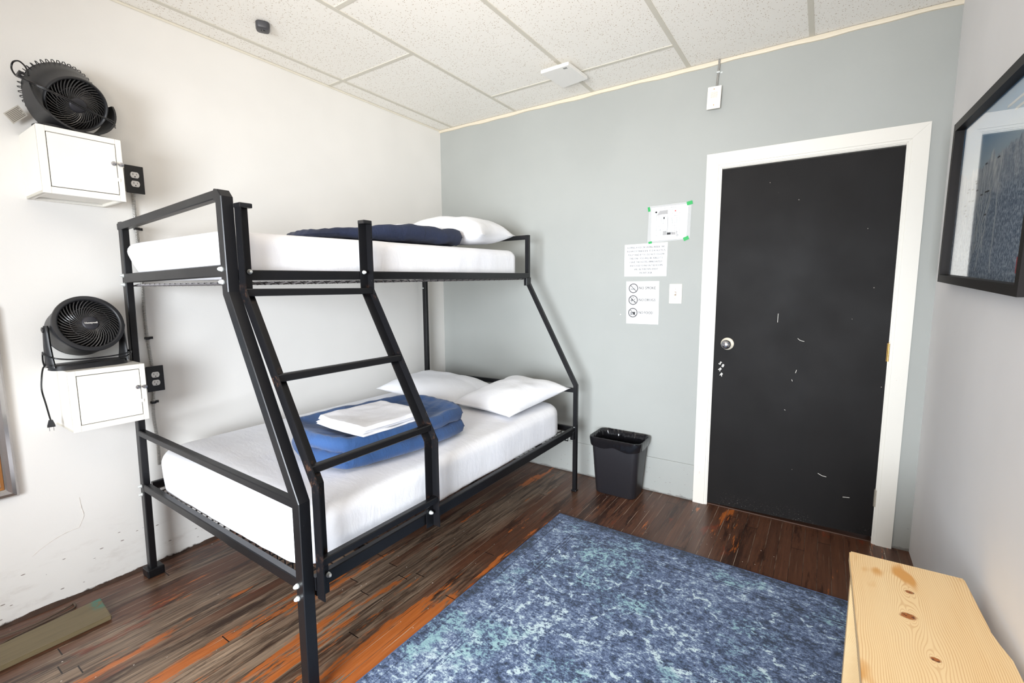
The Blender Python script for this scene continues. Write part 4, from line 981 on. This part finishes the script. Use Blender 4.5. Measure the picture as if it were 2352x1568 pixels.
add_text(bm, 'EXIT', Mn @ Matrix.Translation((0.057, -0.070, 0.0003)) @ Matrix.Rotation(R(90), 4, 'Z'), width=0.03) ; add_text(bm, 'EXIT', Mn @ Matrix.Translation((-0.052, -0.035, 0.0003)) @ Matrix.Rotation(R(90), 4, 'Z'), width=0.018)
obj('plan_lines', bm, ink, n1)
bm = BM(); prism(bm, [Mn @ Vector(p) for p in ((-0.078, 0.050, 0), (-0.036, 0.056, 0), (-0.010, 0.056, 0), (-0.010, 0.080, 0), (-0.060, 0.078, 0))], [Mn @ Vector(p) for p in ((-0.078, 0.050, .0003), (-0.036, 0.056, .0003), (-0.010, 0.056, .0003), (-0.010, 0.080, .0003), (-0.060, 0.078, .0003))])
obj('shaded_area', bm, grey_ink, n1)
for a_, b_, c__, d_ in ((-0.036, -0.014, -0.072, -0.048), (0.014, 0.040, -0.072, -0.058)):
    bm = BM(); box(bm, a_, b_, c__, d_, 0, .0003, M=Mn); obj('shaded_area', bm, grey_ink, n1)
bm = BM(); lathe(bm, [(0, .0042), (0.0006, .0042), (0.0006, 0)], 16, Mn @ Matrix.Translation((0.036, 0.070, 0))); obj('location_pin', bm, red_ink, n1)

n2 = sheetp('food_notice', 'printed notice about keeping food in the room, middle of the three notices', 'notice', [(1.599, 1.431), (1.873, 1.429), (1.875, 1.640), (1.598, 1.636)])
lines = ['KEEPING FOOD OR EATING INSIDE THE', "ROOM IS FORBIDDEN. IT IS A HOSTEL'S", 'POLICY AND IF YOU DO NOT FOLLOW', 'THIS ONE, YOU WILL BE ASKED TO', 'LEAVE THE HOSTEL IMMEDIATELY.', 'ANY FOOD FOUND IN THE ROOMS', 'WILL BE THROWN AWAY.', 'FRONT DESK.']
wds = (0.240, 0.246, 0.236, 0.216, 0.214, 0.214, 0.158, 0.084)
bm = BM()
for i, (s_, w_) in enumerate(zip(lines, wds)):
    add_text(bm, s_, onback(1.737+0.001*i, 1.6095-i*0.0232, -0.0014), size=0.0165, width=w_, dbl=0.00035)
obj('lettering', bm, ink, n2)

n3 = sheetp('no_smoking_sign', 'NO SMOKE, NO DRUGS, NO FOOD sign, lowest of the three notices', 'notice', [(1.620, 1.121), (1.832, 1.121), (1.830, 1.398), (1.614, 1.398)])
def ringb(bm, M, r0, r1, n=48):
    a = [bm.verts.new(M @ Vector((r0*math.cos(2*math.pi*k/n), r0*math.sin(2*math.pi*k/n), 0))) for k in range(n)]
    b = [bm.verts.new(M @ Vector((r1*math.cos(2*math.pi*k/n), r1*math.sin(2*math.pi*k/n), 0))) for k in range(n)]
    for k in range(n): bm.faces.new((a[k], a[(k+1) % n], b[(k+1) % n], b[k]))
sign_grey = plain('charcoal_print', srgb(74, 72, 74), 0.5)
for i, (zc, s_, w_) in enumerate(((1.353, 'NO SMOKE', 0.108), (1.276, 'NO DRUGS', 0.108), (1.193, 'NO FOOD', 0.094))):
    Mi = onback(1.663, zc, -0.0014); bm = BM(); ringb(bm, Mi, 0.0255, 0.0315); box(bm, -0.027, 0.027, -0.0022, 0.0022, 0, 0.0002, M=Mi @ Matrix.Rotation(R(-45), 4, 'Z')); obj('prohibition_ring', bm, sign_grey, n3)
    bm = BM(); Mj = Mi @ Matrix.Translation((0, 0, 0.0001))
    if i == 0:
        box(bm, -0.019, 0.006, -0.007, -0.0035, 0, .0002, M=Mj); box(bm, 0.008, 0.012, -0.007, -0.0035, 0, .0002, M=Mj)
        for a_ in (0.0, 0.006): sweep(bm, [Mj @ Vector(p) for p in curve_smooth([(0.008+a_, 0.0, 0), (0.012+a_, 0.005, 0), (0.004+a_, 0.010, 0), (0.001+a_, 0.015, 0)], 5)], 0.0014, 0.0002, (0, 1, 0), 0)
    elif i == 1:
        for x, y, a_ in ((-0.009, -0.004, 0), (-0.013, 0.001, 50), (-0.005, 0.001, -50), (-0.009, 0.004, 90), (-0.009, -0.010, 90)): box(bm, -0.008, 0.008, -0.0014, 0.0014, 0, .0002, M=Mj @ Matrix.Translation((x, y, 0)) @ Matrix.Rotation(R(a_), 4, 'Z'))
        box(bm, -0.004, 0.004, -0.002, 0.002, 0, .0002, M=Mj @ Matrix.Translation((0.0, 0.017, 0)) @ Matrix.Rotation(R(-20), 4, 'Z'))
        for x, y, a_ in ((0.013, 0.008, 40), (0.012, -0.009, -30)): box(bm, -0.008, 0.008, -0.001, 0.001, 0, .0002, M=Mj @ Matrix.Translation((x, y, 0)) @ Matrix.Rotation(R(a_), 4, 'Z')); lathe(bm, [(0, .003), (.0002, .003), (.0002, 0)], 10, Mj @ Matrix.Translation((x*0.7, y-0.004, 0)))
    else:
        box(bm, -0.018, -0.001, -0.014, -0.010, 0, .0002, M=Mj); box(bm, -0.018, -0.001, -0.0085, -0.006, 0, .0002, M=Mj)
        prism(bm, [Mj @ Vector(p) for p in ((-0.018, -0.004, 0), (-0.001, -0.004, 0), (-0.004, 0.001, 0), (-0.015, 0.001, 0))], [Mj @ Vector(p) for p in ((-0.018, -0.004, .0002), (-0.001, -0.004, .0002), (-0.004, 0.001, .0002), (-0.015, 0.001, .0002))])
        prism(bm, [Mj @ Vector(p) for p in ((0.002, -0.014, 0), (0.014, -0.014, 0), (0.016, 0.005, 0), (0.000, 0.005, 0))], [Mj @ Vector(p) for p in ((0.002, -0.014, .0002), (0.014, -0.014, .0002), (0.016, 0.005, .0002), (0.000, 0.005, .0002))])
        box(bm, 0.0075, 0.0090, 0.005, 0.016, 0, .0002, M=Mj)
    obj('pictogram', bm, ink, n3)
    bm = BM(); add_text(bm, s_, onback(1.700, zc-0.006, -0.0014), size=0.024, width=w_, align='LEFT', dbl=0.0004); obj('lettering', bm, ink, n3)
bm = BM(); add_text(bm, 'NOT FOLLOWING THESE RULES MEANS LEAVING THE HOSTEL AT ONCE', onback(1.727, 1.146, -0.0014), size=0.0048, width=0.168); obj('fine_print', bm, ink, n3)

sw = thing('light_switch', 'ivory light switch on the grey wall left of the door', 'light switch', (1.935, 0.0, 1.256))
bm = BM(); box(bm, 1.896, 1.973, -0.006, 0.0, 1.257, 1.380, 0.003); obj('switch_plate', bm, ivory, sw)
bm = BM(); box(bm, 1.9295, 1.9385, -0.017, -0.005, 1.316, 1.327, 0.001, M=None); obj('toggle', bm, ivory, sw)
bm = BM(); box(bm, 1.9285, 1.9395, -0.0066, -0.0058, 1.307, 1.331); [lathe(bm, [(0, .0022), (.0006, .002), (.0006, 0)], 10, onback(1.934, z, -0.006)) for z in (1.289, 1.348)]; obj('slot_and_screws', bm, plain('brown_slot', srgb(150, 128, 104), 0.5), sw)

ic = thing('wall_buzzer', 'white slotted buzzer plate hanging high on the grey wall above the door', 'buzzer', (2.118, 0.0, 2.373))
Mq = Matrix.Translation((2.118, 0, 2.433)) @ Matrix.Rotation(R(2.0), 4, 'Y') @ Matrix.Translation((-2.118, 0, -2.433))
bm = BM(); box(bm, 2.090, 2.146, -0.034, 0.0, 2.383, 2.480, 0.003); obj('back_box', bm, plain('steel_box_grey', srgb(150, 146, 138), 0.45, 0.5), ic)
bm = BM(); box(bm, 2.082, 2.155, -0.042, -0.034, 2.372, 2.493, 0.0025, M=Mq); obj('cover_plate', bm, ivory, ic)
bm = BM()
for k in range(7): box(bm, 2.099, 2.137, -0.0424, -0.0418, 2.4325+k*0.0045, 2.4337+k*0.0045, M=Mq)
obj('speaker_slots', bm, plain('slot_tan', srgb(190, 168, 142), 0.6), ic)
for z in (2.392, 2.478): bm = BM(); lathe(bm, [(0, .003), (.001, .0026), (.001, 0)], 10, onback(2.118, z, -0.042)); obj('screw', bm, brass, ic)
o = obj('armoured_cable', armoured([(2.126, -0.012, 2.484), (2.128, -0.011, 2.54), (2.133, -0.013, 2.60), (2.135, -0.016, 2.642)], 0.0065), conduit_m, sm=30)
recenter(tag(o, 'short armoured cable from the ceiling down to the white buzzer plate', 'cable'), (2.126, 0.0, 2.484))
bm = BM(); box(bm, 2.122, 2.140, -0.020, 0.0, 2.571, 2.580, 0.002); box(bm, 2.138, 2.152, -0.003, 0.0, 2.571, 2.580, 0.001); obj('strap', bm, bolt_m, o)

# ------------------------------------------------------------------ ceiling devices
ap = thing('ceiling_box', 'flat white rectangular device fixed under the ceiling near the door wall', 'access point', (1.348, -0.395, 2.600))
bm = BM()
q = [(1.250, -0.515), (1.436, -0.522), (1.450, -0.290), (1.268, -0.262)]
prism(bm, [(x, y, 2.602) for x, y in q], [(x+(1.35-x)*0.02, y+(-0.4-y)*0.02, 2.622) for x, y in q]); bmesh.ops.bevel(bm, geom=bm.edges[:], offset=0.003, segments=2, affect='EDGES'); obj('cover', bm, whitep, ap)
bm = BM(); box(bm, 1.29, 1.41, -0.46, -0.33, 2.62, H-0.003, 0.003); obj('mount', bm, whitep, ap)
bm = BM()
for k in range(4): box(bm, 1.392+k*0.006, 1.395+k*0.006, -0.502, -0.486, 2.6014, 2.603)
obj('vent_slots', bm, ink, ap)
bm = BM(); sm_ = thing('ceiling_sensor', 'small dark rounded-square sensor on a ceiling tile above the bunk', 'sensor', (0.352, -1.655, H-0.022))
Ms = Matrix.Translation((0.352, -1.655, H)) @ Matrix.Rotation(math.atan2(1.35, -2.35)+R(90), 4, 'Z')
rings = []
for z, k_ in ((0.0, 0.90), (-0.004, 1.0), (-0.022, 1.0), (-0.030, 0.90), (-0.033, 0.72)):
    rings.append([Ms @ Vector((0.031*k_*math.copysign(abs(math.cos(a))**0.55, math.cos(a)), 0.036*k_*math.copysign(abs(math.sin(a))**0.55, math.sin(a)), z)) for a in [2*math.pi*i/40 for i in range(40)]])
vr = [[bm.verts.new(p) for p in r_] for r_ in rings]
for a, b in zip(vr, vr[1:]): [bm.faces.new((a[i], a[(i+1) % 40], b[(i+1) % 40], b[i])) for i in range(40)]
bm.faces.new(vr[-1]); bm.faces.new(vr[0][::-1]); obj('body', bm, plain('dark_grey_sensor', srgb(64, 64, 68), 0.45), sm_, 40)
bm = BM(); lathe(bm, [(0, 0), (0, 0.010), (0.002, 0.009), (0.003, 0)], 20, Ms @ Matrix.Translation((0, 0, -0.033)) @ Matrix.Rotation(math.pi, 4, 'X')); obj('lens', bm, fan_gloss, sm_, 40)
# fluorescent fitting behind the camera's view
lf = thing('ceiling_light', 'flat rectangular ceiling light over the room side by the window', 'ceiling light', (1.66, -3.65, H-0.07))
bm = BM()
for a, b, c, d in ((1.06, 2.26, -3.94, -3.92), (1.06, 2.26, -3.38, -3.36), (1.06, 1.08, -3.92, -3.38), (2.24, 2.26, -3.92, -3.38)): box(bm, a, b, c, d, H-0.07, H-0.004, 0.003)
obj('frame', bm, whitep, lf)
bm = BM(); box(bm, 1.08, 2.24, -3.92, -3.38, H-0.05, H-0.045); obj('diffuser', bm, mat_emit('lamp_diffuser', (1.0, 0.94, 0.84), 2.0), lf)

# ------------------------------------------------------------------ bin
tb = thing('waste_bin', 'black rectangular waste bin with a plastic liner beside the foot of the bunk', 'waste bin', (1.640, -0.130, 0.0))
def rrect(cx, cy, hx, hy, r, z, n=8, f=None):
    out = []
    for sx, sy, a0 in ((1, 1, 0), (-1, 1, 90), (-1, -1, 180), (1, -1, 270)):
        for k in range(n+1): a = R(a0+90*k/n); out.append((cx+sx*(hx-r)+r*math.cos(a), cy+sy*(hy-r)+r*math.sin(a), z))
    return out
def loft(bm, rings, cap0=True, cap1=False):
    vr = [[bm.verts.new(p) for p in r_] for r_ in rings]; n = len(vr[0])
    for a, b in zip(vr, vr[1:]): [bm.faces.new((a[i], a[(i+1) % n], b[(i+1) % n], b[i])) for i in range(n)]
    if cap0: bm.faces.new(vr[0][::-1])
    if cap1: bm.faces.new(vr[-1])
bcx, bcy = 1.640, -0.130
bm = BM(); loft(bm, [rrect(bcx, bcy, .130, .082, .035, 0.0), rrect(bcx, bcy, .137, .088, .038, 0.008), rrect(bcx, bcy, .163, .108, .042, 0.352), rrect(bcx, bcy, .170, .113, .045, 0.355), rrect(bcx, bcy, .172, .115, .045, 0.378),
                     rrect(bcx, bcy, .166, .110, .042, 0.378), rrect(bcx, bcy, .160, .104, .040, 0.350), rrect(bcx, bcy, .130, .083, .036, 0.012)], True, True)
obj('bin_body', bm, trash_m, tb, 50)
bm = BM(); RG = []
for zi, (off, z) in enumerate(((0, 0.12), (0, 0.24), (0, 0.335), (-0.010, 0.372), (0.001, 0.386), (0.006, 0.384), (0.0070, 0.372), (0.0050, 0.356), (0.0022, 0.338), (-0.0010, 0.324))):
    base_ = rrect(bcx, bcy, .170+off, .114+off, .045, z, 14) if zi > 2 else rrect(bcx, bcy, .124+0.030*z/.35, .078+0.022*z/.35, .040, z, 14); ring = []
    fine_ = []
    for i, p in enumerate(base_):
        q = base_[(i+1) % len(base_)]; m2 = max(1, int(math.dist(p, q)/0.009)); fine_ += [tuple(p[c_]+(q[c_]-p[c_])*k/m2 for c_ in range(3)) for k in range(m2)]
    RG.append(fine_)
nmin = len(RG[4])
def resamp(P, n):
    L = [0]
    for i in range(len(P)): L.append(L[-1]+math.dist(P[i], P[(i+1) % len(P)]))
    out = []; j = 0
    for k in range(n):
        s_ = L[-1]*k/n
        while L[j+1] < s_: j += 1
        f = (s_-L[j])/max(1e-9, L[j+1]-L[j]); a, b = P[j % len(P)], P[(j+1) % len(P)]; out.append([a[c_]+(b[c_]-a[c_])*f for c_ in range(3)])
    return out
RG = [resamp(P, 150) for P in RG]
for zi, P in enumerate(RG):
    for k, p in enumerate(P):
        nx_, ny_ = p[0]-bcx, p[1]-bcy; l_ = math.hypot(nx_, ny_); a = math.atan2(ny_, nx_)
        amp = (0.006, 0.006, 0.005, 0.003, 0.002, 0.001, 0.002, 0.0035, 0.004, 0.004)[zi]
        w_ = amp*(noise.noise((a*9, p[2]*14, 3))+0.6*noise.noise((a*24, p[2]*40, 1)))
        if zi >= 6: w_ = abs(w_)
        p[0] += nx_/l_*w_; p[1] += ny_/l_*w_
        if zi >= 7: p[2] += 0.018*noise.noise((a*1.6, 0, 5))*(zi-6)/3
        if zi == 4: p[2] += 0.003*noise.noise((a*12, 0, 5))
loft(bm, RG, True, False); obj('bin_liner', bm, liner_m, tb, 35)

# ------------------------------------------------------------------ rug
RW, RL = 1.60, 2.28
bm = BM(); box(bm, 0, RW, -RL, 0, 0.0, 0.009, 0.003, 2)
rug = obj('area_rug', bm, mat_rug(RW, RL)); rug.location = (1.462, -0.632, 0.0005); rug.rotation_euler = (0, 0, R(-0.9))
tag(rug, 'large distressed blue patterned rug in the middle of the wooden floor', 'rug')
bm = BM(); edge = [(0, 0), (RW, 0), (RW, -RL), (0, -RL)]
tube(bm, [(x, y, 0.0055) for x, y in edge], 0.0045, 8, closed=True); bd = obj('binding', bm, plain('rug_binding', srgb(62, 82, 118), 0.9, 0, 0.2, 150), rug, 50, local=True)

# ------------------------------------------------------------------ bench
pine = mat_pine()
bn = thing('pine_bench', 'raw pine plank bench against the right-hand wall, standing on the rug edge', 'bench', (2.830, -1.155, 0.0))
bm = BM(); xs = [0.0]; topz, th = 0.480, 0.038
L = 1.35; outer = [(0.0, 0.0), (0.284, 0.004), (0.288, -0.25), (0.283, -0.275), (0.296, -0.31), (0.302, -0.36), (0.300, -L), (-0.004, -L), (0.0, -0.5)]
prism(bm, [(x, y, topz-th) for x, y in outer], [(x, y, topz) for x, y in outer]); bmesh.ops.bevel(bm, geom=bm.edges[:], offset=0.004, segments=2, affect='EDGES', clamp_overlap=True)
obj('seat_plank', bm, pine, bn, local=True)
for y in (-0.020, -1.24):
    bm = BM(); box(bm, 0.006, 0.280, y-0.038, y, 0.0105, topz-th, 0.003); obj('leg', bm, pine, bn, local=True)

# ------------------------------------------------------------------ loose board and cable by the left wall
bm = BM(); q = [(0.142, -2.434), (0.196, -3.05), (0.322, -3.05), (0.320, -2.446)]
prism(bm, [(x, y, 0.001) for x, y in q], [(x, y, 0.021) for x, y in q]); bmesh.ops.bevel(bm, geom=bm.edges[:], offset=0.0025, segments=2, affect='EDGES')
g = G('weathered_olive_board'); c_ = g.co(); gr_ = g.noise(g.map(c_, (70, 5, 20)), 1, 5)
cc = g.mix(gr_, srgb(92, 80, 58), srgb(128, 114, 84)); ss = g.n('ShaderNodeSeparateXYZ', {0: c_}).outputs
cc = g.mix(g.M('MULTIPLY', g.step(g.noise(c_, 24, 4), 0.45, 0.6), g.M('MULTIPLY', g.step(ss[1], -2.50, -2.455), g.step(ss[0], 0.26, 0.20))), cc, srgb(70, 116, 100)); g.base(cc); g.rough(0.6)
o = obj('loose_board', bm, g.m); tag(o, 'loose weathered board lying on the floor along the white wall', 'board')
bm = BM(); tube(bm, curve_smooth([(0.045, -3.05, 0.006), (0.060, -2.85, 0.006), (0.085, -2.73, 0.007), (0.10, -2.62, 0.007), (0.072, -2.52, 0.006), (0.060, -2.505, 0.006), (0.105, -2.515, 0.006), (0.115, -2.60, 0.006), (0.130, -2.70, 0.006), (0.150, -2.78, 0.006), (0.135, -3.05, 0.006)], 8), 0.0035, 8)
tag(obj('loose_cable', bm, plain('dusty_brown_cable', srgb(88, 72, 58), 0.6), sm=50), 'thin brown cable looped on the floor between the board and the white wall', 'cable')
